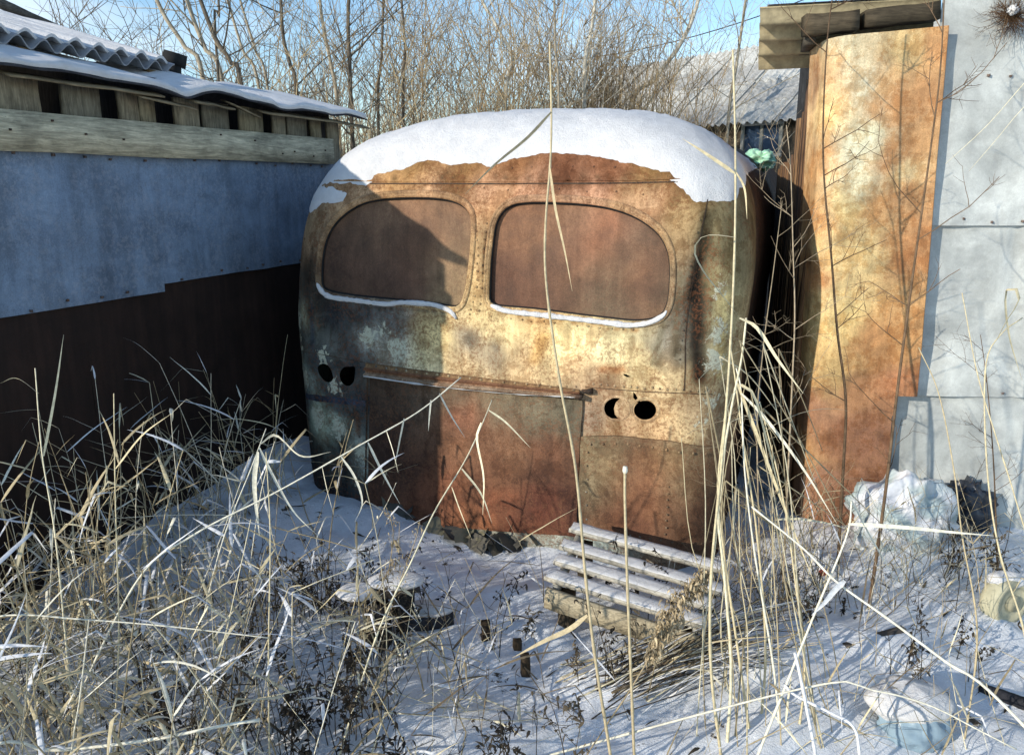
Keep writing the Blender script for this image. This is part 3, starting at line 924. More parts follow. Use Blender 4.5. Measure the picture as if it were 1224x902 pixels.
# torn cardboard and rags jammed under the sill
rag = MB()
for k in range(26):
    x = rng.uniform(-0.55, 0.30)
    c = BO + UAX * x + VAX * rng.uniform(-0.07, 0.06)
    cz = ground_h(c.x, c.y)
    Rm = Matrix.Rotation(rng.uniform(-1, 1), 3, 'Z') @ Matrix.Rotation(rng.uniform(0.3, 1.4), 3, 'X') @ Matrix.Rotation(rng.uniform(-.5, .5), 3, 'Y')
    sx, sy = rng.uniform(0.08, 0.24), rng.uniform(0.06, 0.13)
    gpts = []
    for iy in range(5):
        for ix in range(6):
            p = Vector(((ix / 5 - .5) * sx, (iy / 4 - .5) * sy, 0.026 * noise.noise(Vector((ix * .9, iy * .9, k)))))
            gpts.append(Rm @ p + Vector((c.x, c.y, cz + rng.uniform(0.02, 0.05) * 0 + 0.035)))
    f = [[r * 6 + q, r * 6 + q + 1, r * 6 + q + 7, r * 6 + q + 6] for r in range(4) for q in range(5)]
    rag.add([tuple(p) for p in gpts], f, np.array(lin(rng.choice([(128, 122, 100), (96, 92, 82), (150, 140, 112), (84, 80, 70)]))) * 0.85)
tag(rag.build('debris', M_PAINT, smooth=True), 'crumpled grey cardboard and rags jammed under the bus sill', 'debris', kind='stuff')

# ------------------------------------------------------------------ snow lying on the bus
def snow_shell(loop, thick, name, label, step=0.02, fade=0.10, sp=0.028, extra=None, base=0.003, parent=None):
    V, F = cdt(loop, (), sp, extra=extra)
    d = dist_poly(V, loop)
    P0 = S(V[:, 0], V[:, 1])
    P1 = S(V[:, 0], V[:, 1], 0.01)
    nz = ((P1 - P0) / 0.01)[:, 2].clip(0, 1)
    nn = np.array([0.5 + 0.5 * noise.noise(Vector((x * 7, y * 7, z * 7))) + 0.35 * noise.noise(Vector((x * 26, y * 26, z * 26))) for x, y, z in P0])
    k = np.clip(d / fade, 0, 1)
    o = base + (0.003 + thick * nz) * np.sqrt(k) * (0.55 + 0.75 * nn.clip(0, 1.3)) + 0.0035 * (nn - 0.5) * k
    n = len(loop)
    o[:n] = base * 0.2
    mb = MB()
    mb.add(S(V[:, 0], V[:, 1], o), F, (0.86, 0.86, 0.88))
    lo = mb.build(name, M_SNOW, None, smooth=True, matrix=BMAT)
    return tag(lo, label, 'snow', kind='stuff')

edge_px = [(377, 253), (372, 246), (369.5, 236)]
lower = [(880, 240), (868, 240), (858, 241), (845, 242), (834, 243), (828, 238), (819, 229), (808, 219), (800, 214), (784, 203), (761, 198), (732, 189), (703, 185), (662, 183), (640, 185),
         (624, 188), (609, 191), (596, 197), (587, 199), (578, 195), (568, 193), (552, 197), (539, 199), (526, 194), (513, 190), (494, 197), (478, 202), (461, 207), (449, 213), (440, 219),
         (428, 220), (410, 220), (390, 219.5), (384, 221), (400, 225), (414, 231), (410, 240), (398, 242), (385, 242.5), (377, 252)]
low = pql(lower)
qr = pq(372, 240)[1]
left_tail = [(low[-1][0] - 0.06, low[-1][1] - 0.01), (-1.75, qr + 0.03), (-3.6, qr + 0.05)]
rp = pql([(884, 226), (892, 208), (906, 200)])
right_tail = [(3.6, rp[-1][1] + 0.42), (2.4, rp[-1][1] + 0.33), (1.7, rp[-1][1] + 0.12)] + [tuple(x) for x in rp[::-1]]
QT = Z0 + QL - 0.012
loop = [tuple(x) for x in low] + left_tail + [(-3.6, QT), (3.6, QT)] + right_tail
loop = densify(loop, 0.011)
mask = (loop[:, 1] < QT - 0.05) & (np.abs(loop[:, 0]) < 2.3)
fl = fract_line(fract_line(loop, 0.010, 2, 14.0), 0.005, 8, 45.0)
loop = np.where(mask[:, None], fl, loop)
# keep the far outline coarse
keep = [k for k, x in enumerate(loop) if mask[k] or k % 4 == 0]
loop = loop[keep]
gp_, gq_ = np.meshgrid(np.arange(-1.9, 1.9, 0.028), np.arange(1.3, QT, 0.028))
gp2, gq2 = np.meshgrid(np.concatenate([np.arange(-3.6, -1.9, 0.1), np.arange(1.95, 3.6, 0.1)]), np.arange(1.3, QT, 0.05))
ex = np.vstack([np.stack([gp_.ravel(), gq_.ravel()], 1), np.stack([gp2.ravel(), gq2.ravel()], 1)])
snow_shell(loop, 0.013, 'roof_snow', 'crusted white snow covering the domed roof of the bus', extra=ex)

def sill_snow(pxs, rad, label, seed):
    L = smooth_line(pql(pxs), 60)
    P = S(L[:, 0], L[:, 1], 0.004)
    r = np.array([rad * (0.65 + 0.6 * abs(noise.noise(Vector((k * 0.22, seed, 0)))) + 0.35 * noise.noise(Vector((k * 0.7, seed, 4)))) for k in range(60)])
    r[:3] *= [0.35, 0.6, 0.85]; r[-3:] *= [0.85, 0.6, 0.35]
    mb = MB()
    mb.tube(P, r, sides=9, tone=(0.87, 0.87, 0.89))
    mb.tube(P + np.array([0.0, -0.004, -0.006]), r * 0.7, sides=7, tone=(0.87, 0.87, 0.89))
    return tag(mb.build('sill_snow', M_SNOW, None, smooth=True, matrix=BMAT), label, 'snow', 'snow ridges on the bus window sills')
sill_snow([(379, 338), (386, 349), (398, 355), (430, 359), (462, 363), (480, 361), (500, 362), (520, 364), (538, 371), (546, 380)], 0.0155, 'white snow ridge along the bottom of the left rear window', 1)
sill_snow([(587, 364), (606, 371), (640, 375), (684, 380), (726, 385), (752, 388), (776, 385), (792, 377), (797, 371)], 0.0150, 'white snow ridge along the bottom of the right rear window', 5)
mb = MB()
Ls = smooth_line(pql([(441, 447), (520, 458), (610, 467.5), (694, 472)]), 40)
mb.tube(S(Ls[:, 0], Ls[:, 1], 0.050), [max(0.0006, 0.0010 + 0.0055 * noise.noise(Vector((k * .35, 1, 1)))) + (0.003 if k < 12 or k > 37 else 0) for k in range(40)], sides=6, tone=(0.87, 0.87, 0.89))
tag(mb.build('rail_snow', M_SNOW, None, smooth=True, matrix=BMAT), 'thin line of snow caught on the bumper rail lip', 'snow')

# ------------------------------------------------------------------ sheet and board helpers for the sheds
def sheet(mb, x0, x1, z0, z1, y, tone_f, sp=0.05, buckle=0.006, seed=0.0, jag=0.0, thick=0.004, fold=None):
    """a flat metal sheet in the local x-z plane (front towards -y) with dents and a turned edge"""
    nx, nz = max(2, int((x1 - x0) / sp)), max(2, int((z1 - z0) / sp))
    X, Z = np.meshgrid(np.linspace(x0, x1, nx + 1), np.linspace(z0, z1, nz + 1))
    Y = np.array([y + buckle * noise.noise(Vector((a * 2.2, b * 1.6, seed))) + 0.5 * buckle * noise.noise(Vector((a * 6, b * 5, seed + 3))) for a, b in zip(X.ravel(), Z.ravel())])
    if fold:
        Y = Y + fold(X.ravel(), Z.ravel())
    Zr = Z.ravel().copy()
    if jag:
        low = np.isclose(Z.ravel(), z0)
        Zr[low] += [jag * noise.noise(Vector((a * 4, seed, 1))) for a in X.ravel()[low]]
    i, j = np.meshgrid(np.arange(nz), np.arange(nx), indexing='ij')
    a = i * (nx + 1) + j
    F = np.stack([a, a + 1, a + nx + 2, a + nx + 1], -1).reshape(-1, 4)
    P = np.stack([X.ravel(), Y, Zr], 1)
    t = tone_f(X.ravel(), Z.ravel())
    mb.add(P, F, t)
    mb.add(P + [0, thick, 0], F[:, ::-1], t * 0.8)
    rim = list(range(nx + 1)) + [(k + 1) * (nx + 1) - 1 for k in range(1, nz + 1)] + [nz * (nx + 1) + k for k in range(nx - 1, -1, -1)] + [k * (nx + 1) for k in range(nz - 1, 0, -1)]
    n = len(rim)
    k = np.arange(n)
    mb.add(np.vstack([P[rim], P[rim] + [0, thick, 0]]), np.stack([(k + 1) % n, k, k + n, (k + 1) % n + n], -1), np.vstack([t[rim], t[rim]]))

def const(c, k=0.8):
    c = np.array(lin(c)) * k
    return lambda x, z: np.tile(c, (len(np.atleast_1d(x)), 1))

def plank(mb, a, b, w, t, up=(0, 0, 1), tone=(0.3, 0.27, 0.22), seg=10, warp=0.004, rag=0.004, seed=None):
    """a sawn plank from a to b: width w along up, thickness t, slightly warped with ragged edges"""
    seed = rng.uniform(0, 99) if seed is None else seed
    a, b, up = np.array(tuple(a)), np.array(tuple(b)), np.array(tuple(up), float)
    d = (b - a) / np.linalg.norm(b - a)
    up = up - d * (up @ d); up /= np.linalg.norm(up)
    n = np.cross(d, up)
    V = []
    for k in range(seg + 1):
        s = k / seg
        c = a + (b - a) * s + n * warp * noise.noise(Vector((s * 3, seed, 0)))
        ew = [w / 2 + rag * noise.noise(Vector((s * 9, seed, q))) for q in (1, 2)]
        V += [c - up * ew[0] - n * t / 2, c + up * ew[1] - n * t / 2, c + up * ew[1] + n * t / 2, c - up * ew[0] + n * t / 2]
    F = [[4 * k + q, 4 * k + (q + 1) % 4, 4 * k + 4 + (q + 1) % 4, 4 * k + 4 + q] for k in range(seg) for q in range(4)]
    F = [f[::-1] for f in F] + [[0, 1, 2, 3], [4 * seg + 3, 4 * seg + 2, 4 * seg + 1, 4 * seg]]
    mb.add(V, F, tone)

def corrugated(o, ua, va, width, length, pitch=0.13, amp=0.024, thick=0.007, tone=(0.33, 0.33, 0.32), per=8, lift=0.0, mb=None, wob=0.0):
    """a wave-profile sheet: waves follow ua, ridges run along va"""
    mb = mb or MB()
    o, ua, va = np.array(tuple(o)), np.array(tuple(ua)), np.array(tuple(va))
    ua, va = ua / np.linalg.norm(ua), va / np.linalg.norm(va)
    nn = np.cross(ua, va)
    if nn[2] < 0:
        nn = -nn
    nx = int(width / pitch * per)
    nl = 5
    def lay(h):
        P = []
        for r in range(nl + 1):
            for k in range(nx + 1):
                s = width * k / nx
                P.append(o + ua * s + va * length * r / nl + nn * (amp * math.cos(2 * math.pi * s / pitch) + h + lift + (wob * noise.noise(Vector((s * 9, r * 1.7, 3.0))) if wob else 0)))
        return np.array(P)
    i, j = np.meshgrid(np.arange(nl), np.arange(nx), indexing='ij')
    a = i * (nx + 1) + j
    F = np.stack([a, a + 1, a + nx + 2, a + nx + 1], -1).reshape(-1, 4)
    T, Bt = lay(thick / 2), lay(-thick / 2)
    if np.cross(ua, va)[2] < 0:
        F = F[:, ::-1]
    mb.add(T, F, tone)
    mb.add(Bt, F[:, ::-1], np.array(tone) * 0.85)
    rim = list(range(nx + 1)) + [(k + 1) * (nx + 1) - 1 for k in range(1, nl + 1)] + [nl * (nx + 1) + k for k in range(nx - 1, -1, -1)] + [k * (nx + 1) for k in range(nl - 1, 0, -1)]
    n = len(rim); k = np.arange(n)
    mb.add(np.vstack([T[rim], Bt[rim]]), np.stack([k, (k + 1) % n, (k + 1) % n + n, k + n], -1), np.array(tone) * 0.9)
    return mb

# ------------------------------------------------------------------ left shed (its wall runs beside the bus)
# local axes: x along the wall away from the camera is local +x after the turn, front face towards -y (towards the bus)
WU = -1.55
LO = BO + UAX * WU
left = empty('left_shed', LO)
left.matrix_world = Matrix.Translation(LO) @ Matrix(((VAX.x, -UAX.x, 0, 0), (VAX.y, -UAX.y, 0, 0), (0, 0, 1, 0), (0, 0, 0, 1)))
left.name = 'sheet_metal_shed'
tag(left, 'low shed on the left clad in blue-grey and dark brown sheets under a ragged eave', 'shed')
def wv(px, py=200, off=0.0):
    """distance along the left wall of what is seen there"""
    p = on_plane(px, py, LO - UAX * off, UAX)
    return (p - LO).dot(VAX)
NEAR = -1.96
FAR = wv(437, 152, -0.12) - 0.08
mb = MB()
def blue_tone(x, z):
    n = np.array([noise.noise(Vector((a * 1.7, b * 0.9, 5))) for a, b in zip(x, z)])
    n2 = np.array([noise.noise(Vector((a * 7, b * 3.0, 15))) for a, b in zip(x, z)])
    c0, c1 = np.array(lin((128, 138, 148))), np.array(lin((170, 178, 188)))
    k = np.clip(0.45 + 0.55 * n + 0.25 * n2, 0, 1)[:, None]
    return (c0 * (1 - k) + c1 * k) * 0.52 * np.array((0.80, 0.98, 1.18))
sheet(mb, NEAR, -0.44, 1.285, 1.955, -0.012, blue_tone, 0.06, 0.010, 1.0, 0.004)
s1 = mb.build('wall_sheet', M_BLUE, left, smooth=False)
mb = MB()
sheet(mb, -0.47, FAR, 1.325, 1.955, -0.006, blue_tone, 0.06, 0.010, 7.0, 0.004)
s2 = mb.build('wall_sheet', M_BLUE, left)
def brown_tone(x, z):
    n = np.array([noise.noise(Vector((a * 2, b * 1.3, 25))) for a, b in zip(x, z)])[:, None]
    return np.array([[0.019, 0.0100, 0.0070]]) * (1.0 + 0.5 * n)
for k, (a, b) in enumerate(((NEAR, -0.9), (-0.92, 0.5), (0.48, FAR))):
    mb = MB()
    sheet(mb, a, b, -0.2, 1.36, 0.006 + 0.002 * (k % 2), brown_tone, 0.10, 0.012, 11.0 + k)
    o = mb.build('lower_sheet', M_BROWN, left)
    o['label'] = 'dark brown rusted lower wall sheet'
# nail heads holding the sheets
nl = MB()
for v in np.arange(NEAR + 0.1, FAR, 0.17):
    for z in (1.93, 1.345 if v > -0.45 else 1.305):
        if rng.random() < 0.8:
            nl.box((v + rng.uniform(-.03, .03), -0.018, z + rng.uniform(-.012, .012)), (0.010, 0.010, 0.010), tone=(0.10, 0.085, 0.08), jit=0.001)
    if rng.random() < 0.6:
        nl.box((v + rng.uniform(-.05, .05), -0.047, 2.02 + rng.uniform(-.05, .05)), (0.008, 0.008, 0.008), tone=(0.04, 0.03, 0.028))
tag(nl.build('nails', M_TRIM, left), kind='stuff')
# top plank
mb = MB()
plank(mb, (NEAR, -0.030, 2.015), (wv(392, 170), -0.030, 2.022), 0.158, 0.028, tone=np.array(lin((176, 168, 142))) * 1.1, seg=24, rag=0.006)
mb.build('wall_plank', M_WOOD_X, left)
# upright board ends showing above the plank
for (a, b, c) in ((-60, -10, 0), (-4, 52, 1), (78, 122, 2), (146, 168, 1), (169, 187, 0), (211, 239, 1), (244, 274, 2), (287, 314, 0), (327, 341, 1), (344, 366, 2), (372, 384, 0), (392, 405, 1)):
    mb = MB()
    va, vb = wv(a, 140), wv(b, 145)
    plank(mb, ((va + vb) / 2, 0.012, 1.90), ((va + vb) / 2 + rng.uniform(-.006, .006), 0.012, 2.235), vb - va, 0.022, up=(1, 0, 0), tone=np.array(lin(((140, 130, 104), (152, 142, 118), (128, 122, 104))[c])) * 0.95, seg=6, warp=0.003)
    mb.build('board', M_WOOD_Z, left)
mb = MB()
mb.box(((NEAR + FAR) / 2, 0.14, 1.15), (FAR - NEAR - 0.02, 0.06, 2.36), tone=(0.035, 0.03, 0.026))
mb.box((NEAR + 0.04, 0.9, 1.2), (0.06, 1.5, 2.3), tone=(0.09, 0.08, 0.07))
mb.box((FAR - 0.04, 0.9, 1.2), (0.06, 1.5, 2.3), tone=(0.09, 0.08, 0.07))
mb.box((NEAR + 0.17, 0.022, 2.08), (0.34, 0.05, 0.34), tone=(0.09, 0.08, 0.07))  # unseen end filler added to close a notch in the shed's shadow
mb.build('frame_wall', M_WOOD_Z, left)
# eave: a sagging tar-felt sheet over thin boards, its lip snowy
def eave_z(v):
    return 2.252 + 0.012 * noise.noise(Vector((v * 1.8, 3, 1))) + 0.014 * noise.noise(Vector((v * 4.5, 8, 1))) - 0.03 * math.exp(-((v + 0.28) / 0.10) ** 2) + 0.022 * math.exp(-((v + 0.02) / 0.16) ** 2) - 0.018 * math.exp(-((v - 0.52) / 0.12) ** 2)
def eave_y(v):
    return -0.120 + 0.028 * noise.noise(Vector((v * 2.3, 1, 7))) + 0.018 * noise.noise(Vector((v * 7.0, 1, 9)))
vs = np.linspace(NEAR - 0.02, FAR + 0.1, 120)
def eave_strip(mb, rows, tone):
    V = np.array([[(v, eave_y(v) * k + (1 - k) * d, eave_z(v) + h + (d - eave_y(v)) * (1 - k) * 0.24) for (k, d, h) in rows] for v in vs])
    n, m = V.shape[:2]
    i, j = np.meshgrid(np.arange(n - 1), np.arange(m), indexing='ij')
    a = i * m + j; b = i * m + (j + 1) % m
    mb.add(V.reshape(-1, 3), np.stack([a, b, b + m, a + m], -1).reshape(-1, 4), tone)
mb = MB()
eave_strip(mb, [(1, 0, -0.006), (1, 0, 0.004), (0, 0.6, 0.010), (0, 0.6, -0.004)], (0.05, 0.05, 0.052))
mb.build('eave_felt', M_FELT, left)
for (a, b, tl, dz) in ((-8, 178, 0.014, 0.0), (150, 215, -0.06, -0.018), (215, 262, -0.13, 0.004), (256, 292, -0.16, -0.004), (296, 372, 0.02, -0.012), (365, 425, -0.03, -0.01)):
    va, vb = wv(a, 125), wv(b, 135)
    mb = MB()
    vm = (va + vb) / 2
    plank(mb, (va, -0.075, eave_z(va) - 0.026 + dz), (vb, -0.078, eave_z(vb) - 0.026 + dz + tl * 0.25), 0.07, 0.008, up=(0, 1, 0.35), tone=np.array(lin((168, 150, 118))) * 0.6, seg=8, warp=0.008, rag=0.01)
    mb.build('eave_board', M_WOOD_X, left)
# slate roof, sheet by sheet, over the near half
sl = Vector((0, math.cos(R(15)), math.sin(R(15))))
V_SL = wv(206, 95, 0.2)
for k in range(2):
    o = Vector((V_SL - (k + 1) * 1.02 + 0.03 * k, 0.20, 2.405 + 0.012 * k))
    mb = corrugated(o, (1, 0, 0), sl, 1.04, 1.25, tone=(0.30, 0.30, 0.305), per=12)
    mb.build('slate_sheet', M_SLATE, left, smooth=True)
mb = MB()
plank(mb, (NEAR, 0.30, 2.32), (V_SL - 0.02, 0.30, 2.32), 0.07, 0.05, tone=np.array(lin((120, 80, 60))) * 0.5)
plank(mb, (NEAR, 1.10, 2.50), (V_SL - 0.02, 1.10, 2.50), 0.12, 0.05, tone=(0.12, 0.10, 0.08))
for v in (V_SL - 0.12, V_SL - 0.85, V_SL - 1.6):
    plank(mb, (v, 0.24, 2.28), (v, 0.24, 2.385), 0.05, 0.05, up=(1, 0, 0), tone=np.array(lin((150, 120, 80))) * 0.6, seg=3)
mb.build('rafter', M_WOOD_X, left)
# ridge plank sticking up beyond the slates
mb = MB()
inv = left.matrix_world.inverted()
plank(mb, inv @ at(-70, -28, 4.85), inv @ at(128, 63, 5.35), 0.055, 0.03, tone=np.array(lin((116, 108, 98))) * 0.7)
plank(mb, inv @ at(64, 43, 5.19), inv @ at(133, 69, 5.37), 0.065, 0.05, tone=np.array(lin((120, 112, 100))) * 0.6)
mb.build('ridge_plank', M_WOOD_X, left)
mb = MB()
mb.box(tuple(inv @ at(100, 62, 5.3) + Vector((0, 0.25, -0.16))), (2.0, 0.5, 0.22), tone=(0.12, 0.11, 0.10))
mb.build('roof_deck', M_FELT, left)

# snow on the left roof: eave blanket and slate cover
mb = MB()
vs = np.linspace(NEAR - 0.015, FAR + 0.09, 160)
rows = []
for v in vs:
    t = 0.030 + 0.010 * noise.noise(Vector((v * 3, 2, 5))) + 0.007 * noise.noise(Vector((v * 11, 2, 6)))
    y0 = eave_y(v) + 0.004 + 0.008 * noise.noise(Vector((v * 9, 4, 4)))
    z0 = eave_z(v) + 0.006
    r = []
    for d, h in ((0.0, 0.0), (-0.006, 0.45), (0.004, 0.85), (0.03, 1.0), (0.12, 1.05), (0.30, 1.1), (0.60, 1.1)):
        r.append((v, y0 + d, z0 + t * h + d * 0.24 + 0.004 * noise.noise(Vector((v * 8, d * 20, 1)))))
    rows.append(r)
V = np.array(rows); n, m = V.shape[:2]
i, j = np.meshgrid(np.arange(n - 1), np.arange(m - 1), indexing='ij')
a_ = i * m + j
mb.add(V.reshape(-1, 3), np.stack([a_, a_ + m, a_ + m + 1, a_ + 1], -1).reshape(-1, 4), (0.86, 0.86, 0.88))
tag(mb.build('eave_snow', M_SNOW, smooth=True, matrix=left.matrix_world.copy()), 'strip of snow along the ragged eave of the left shed', 'snow', kind='stuff')
mb = corrugated(Vector((V_SL - 2.0, 0.225, 2.42)), (1, 0, 0), sl, 2.0, 1.22, amp=0.017, thick=0.014, tone=(0.86, 0.86, 0.88), lift=0.026, wob=0.008, per=12)
tag(mb.build('slate_snow', M_SNOW, smooth=True, matrix=left.matrix_world.copy()), 'snow filling the waves of the left slate roof', 'snow', kind='stuff')

# tilted sooty stovepipe cowl on the left roof
c = at(207, 97, 4.95)
pipe = empty('stovepipe', c)
mb = MB()
mb.tube([(0, 0, -0.10), (0.004, 0, 0.05), (0.012, 0, 0.11)], [0.050, 0.046, 0.042], sides=10, tone=(0.03, 0.03, 0.03))
mb.build('pipe', M_BLACK, pipe, smooth=True)
mb = MB()
Rm = Matrix.Rotation(0.25, 4, 'Y')
mb.box((0.015, 0, 0.125), (0.11, 0.11, 0.07), rot=Rm, tone=(0.05, 0.05, 0.052), jit=0.006)
mb.build('cowl', M_BLACK, pipe)
tag(pipe, 'black tilted stovepipe cowl behind the left slate roof', 'stovepipe')

# ------------------------------------------------------------------ right shed
RYAW = R(6)
RO = Vector((1.57, 4.02, 0))
right = empty('patched_shed', RO, -RYAW)
tag(right, 'patched shed on the right with a yellow rusted corner sheet and pale grey metal sheets', 'shed')
RM = Matrix.Translation(RO) @ Matrix.Rotation(-RYAW, 4, 'Z')
RMI = RM.inverted()
E1 = Vector((math.cos(RYAW), -math.sin(RYAW), 0)); EN = Vector((math.sin(RYAW), math.cos(RYAW), 0))
def fp(px, py, off=0.0):
    p = RMI @ on_plane(px, py, RO + EN * off, EN)
    return p.x, p.z
RS = [(965, 90, 175, 120, 70), (990, 80, 205, 155, 85), (1010, 60, 200, 180, 130), (1030, 100, 205, 192, 150), (1055, 90, 180, 128, 60), (1080, 60, 190, 155, 85), (1110, 60, 178, 115, 48), (1060, 130, 172, 110, 42),
      (1095, 120, 168, 110, 48), (1040, 160, 200, 188, 140), (1090, 170, 178, 120, 52), (1060, 190, 168, 105, 42), (1025, 180, 214, 202, 156), (1020, 215, 200, 188, 142), (1070, 232, 168, 105, 42),
      (1078, 212, 202, 178, 116), (1100, 225, 172, 115, 52), (1050, 250, 176, 122, 58), (1010, 250, 210, 178, 102), (1030, 300, 198, 165, 95), (1080, 300, 168, 105, 42), (1000, 300, 214, 176, 100), (968, 330, 198, 128, 58),
      (1010, 380, 212, 174, 92), (1040, 400, 184, 118, 48), (1075, 400, 180, 122, 52), (990, 440, 198, 155, 78), (1020, 462, 164, 98, 50), (1070, 452, 168, 102, 50), (970, 480, 156, 95, 60), (1000, 520, 154, 88, 50),
      (1035, 520, 142, 82, 50), (985, 570, 150, 92, 60), (1030, 590, 132, 76, 50), (965, 540, 176, 115, 60), (975, 200, 205, 140, 62), (985, 130, 222, 172, 88), (972, 260, 196, 130, 60), (1000, 350, 216, 180, 104), (1100, 280, 166, 108, 48)]  # brightest spots along the bend hold sun glare in their colour
_rp = np.array([fp(s[0], s[1]) for s in RS]); _rc = np.array([lin(s[2:]) for s in RS]) * 0.98 * np.array((0.98, 1.06, 1.2))
_rc[_rp[:, 1] < 0.8] *= np.array((0.92, 1.08, 1.05))
_rc = _rc.mean(1, keepdims=True) * 0.22 + _rc * 0.78
def rs_tone(x, z):
    X = np.stack([x, z], -1)
    X = X + np.array([noise.noise_vector(Vector((a * 11, b * 9, 3)))[:2] for a, b in X]) * 0.05
    X = X + np.array([noise.noise_vector(Vector((a * 34, b * 26, 8)))[:2] for a, b in X]) * 0.025
    d2 = ((X[:, None] - _rp[None]) ** 2).sum(-1)
    w = np.exp(-d2 / (2 * 0.04 ** 2)) + 1e-4 / (d2 + 0.01) ** 2
    return (w @ _rc) / w.sum(1, keepdims=True)
# the corner sheet: wraps the corner post with a rounded bend, stepped at the bottom right
RAD = 0.11
SW = 0.525
s_arr = np.concatenate([np.linspace(-0.22, 0.0, 8), np.linspace(0.02, RAD * math.pi / 2, 9), np.linspace(RAD * math.pi / 2 + 0.02, SW + RAD * math.pi / 2 - RAD, 30)])
z_arr = np.linspace(0.0, 1.0, 120)
def corner(s, z):
    top = 2.475 + 0.07 * np.clip(s, 0, 1)
    zz = z * top
    a = np.clip(s / RAD, 0, math.pi / 2)
    x = np.where(s < 0, 0, RAD * (1 - np.cos(a))) + np.maximum(s - RAD * math.pi / 2, 0)
    y = np.where(s < 0, RAD - s, RAD * (1 - np.sin(a)))
    n = np.array([0.010 * noise.noise(Vector((a_ * 3, b_ * 1.5, 3))) + 0.005 * noise.noise(Vector((a_ * 9, b_ * 3.5, 8))) for a_, b_ in zip(s, zz)])
    lift = -0.030 * np.clip((s - 0.35) / 0.3, 0, 1) ** 2
    return np.stack([x - 0.035 * zz, y - 0.045 + n + lift, zz], -1)
Sg, Zg = np.meshgrid(s_arr, z_arr)
P = corner(Sg.ravel(), Zg.ravel())
i, j = np.meshgrid(np.arange(len(z_arr) - 1), np.arange(len(s_arr) - 1), indexing='ij')
a_ = i * len(s_arr) + j
F = np.stack([a_, a_ + 1, a_ + 1 + len(s_arr), a_ + len(s_arr)], -1).reshape(-1, 4)
zc, sc_ = P[F, 2].mean(1), P[F, 0].mean(1)
F = F[~((zc < 0.765) & (sc_ > 0.40))]
mb = MB()
tn = rs_tone(P[:, 0] - (P[:, 1] > 0.05) * (P[:, 1] - 0.05), P[:, 2])
mb.add(P, F, tn)
mb.add(P + [0.003, 0.004, 0], F[:, ::-1], tn * 0.5)
o = mb.build('corner_sheet', M_SHEET_Y, right, smooth=True)
o['label'] = 'tall yellow sheet stained with orange rust bent round the shed corner'
# grey sheets
def grey_tone(x, z):
    n = np.array([noise.noise(Vector((a * 2.1, b * 1.2, 35))) + 0.4 * noise.noise(Vector((a * 9, b * 2.0, 5))) for a, b in zip(x, z)])[:, None]
    return np.array([lin((212, 214, 208))]) * 0.62 * (1 + 0.14 * n)
def crease(x, z):
    return -0.03 * np.abs((x - 0.80 + 0.25 * (z - 1.3))).clip(0, 0.25) + 0.02 * np.exp(-((x - 0.95 + 0.1 * (z - 1.1)) / 0.02) ** 2)
GSH = ((0.42, 2.3, 1.615, 3.05, -0.008), (0.42, 2.3, 0.752, 1.66, 0.014), (0.385, 2.3, -0.15, 0.79, 0.030))
for k, (x0, x1, z0, z1, y) in enumerate(GSH):
    mb = MB()
    sheet(mb, x0, x1, z0, z1, y, grey_tone, 0.03, 0.022, 40.0 + 5 * k, 0.004, fold=crease if k == 1 else None)
    mb.build('wall_sheet', M_ZINC, right, smooth=False)
nl = MB()
for x in np.arange(0.50, 2.2, 0.14):
    for z in (1.64, 0.778, 2.3):
        if rng.random() < 0.7:
            nl.box((x + rng.uniform(-.03, .03), -0.012 if z > 1.5 else 0.012, z + rng.uniform(-.008, .008)), (0.010, 0.016, 0.010), tone=(0.16, 0.12, 0.10), jit=0.001)
tag(nl.build('nails', M_TRIM, right), kind='stuff')
mb = MB()
plank(mb, (0.395, -0.006, 0.0), (0.395, -0.006, 0.78), 0.022, 0.016, up=(1, 0, 0), tone=(0.5, 0.5, 0.49), seg=4)
mb.build('corner_strip', M_ZINC, right)
# upright boards of the flank facing the bus
FD = Vector((math.sin(R(12)), math.cos(R(12)), 0))
FDl = (RMI.to_3x3() @ FD)
d = 0.16
k = 0
while d < 1.75:
    w = rng.uniform(0.075, 0.12)
    top = 2.43 - 0.10 * d - (0.16 if d > 0.55 else 0) - (0.18 if d > 0.95 else 0) + rng.uniform(-0.02, 0.02)
    c = FDl * (d + w / 2) + Vector((-0.06, 0, 0))
    mb = MB()
    plank(mb, (c.x, c.y, -0.1), (c.x + rng.uniform(-.004, .004), c.y, top), w, 0.022, up=FDl, tone=np.array(lin(rng.choice([(150, 112, 78), (138, 104, 76), (160, 124, 88), (128, 98, 74)]))) * 0.62, seg=8)
    mb.build('board', M_WOOD_Z, right)
    d += w + rng.uniform(0.006, 0.03)
    k += 1
mb = MB()
b = FDl * 0.95
mb.box((b.x + 0.10, b.y, 1.0), (0.05, 1.5, 2.0), rot=Matrix.Rotation(-R(6), 4, 'Z'), tone=(0.02, 0.018, 0.016))
mb.box((1.3, 1.7, 1.3), (2.2, 0.05, 2.6), tone=(0.03, 0.03, 0.03))
mb.build('inner_wall', M_WOOD_Z, right)
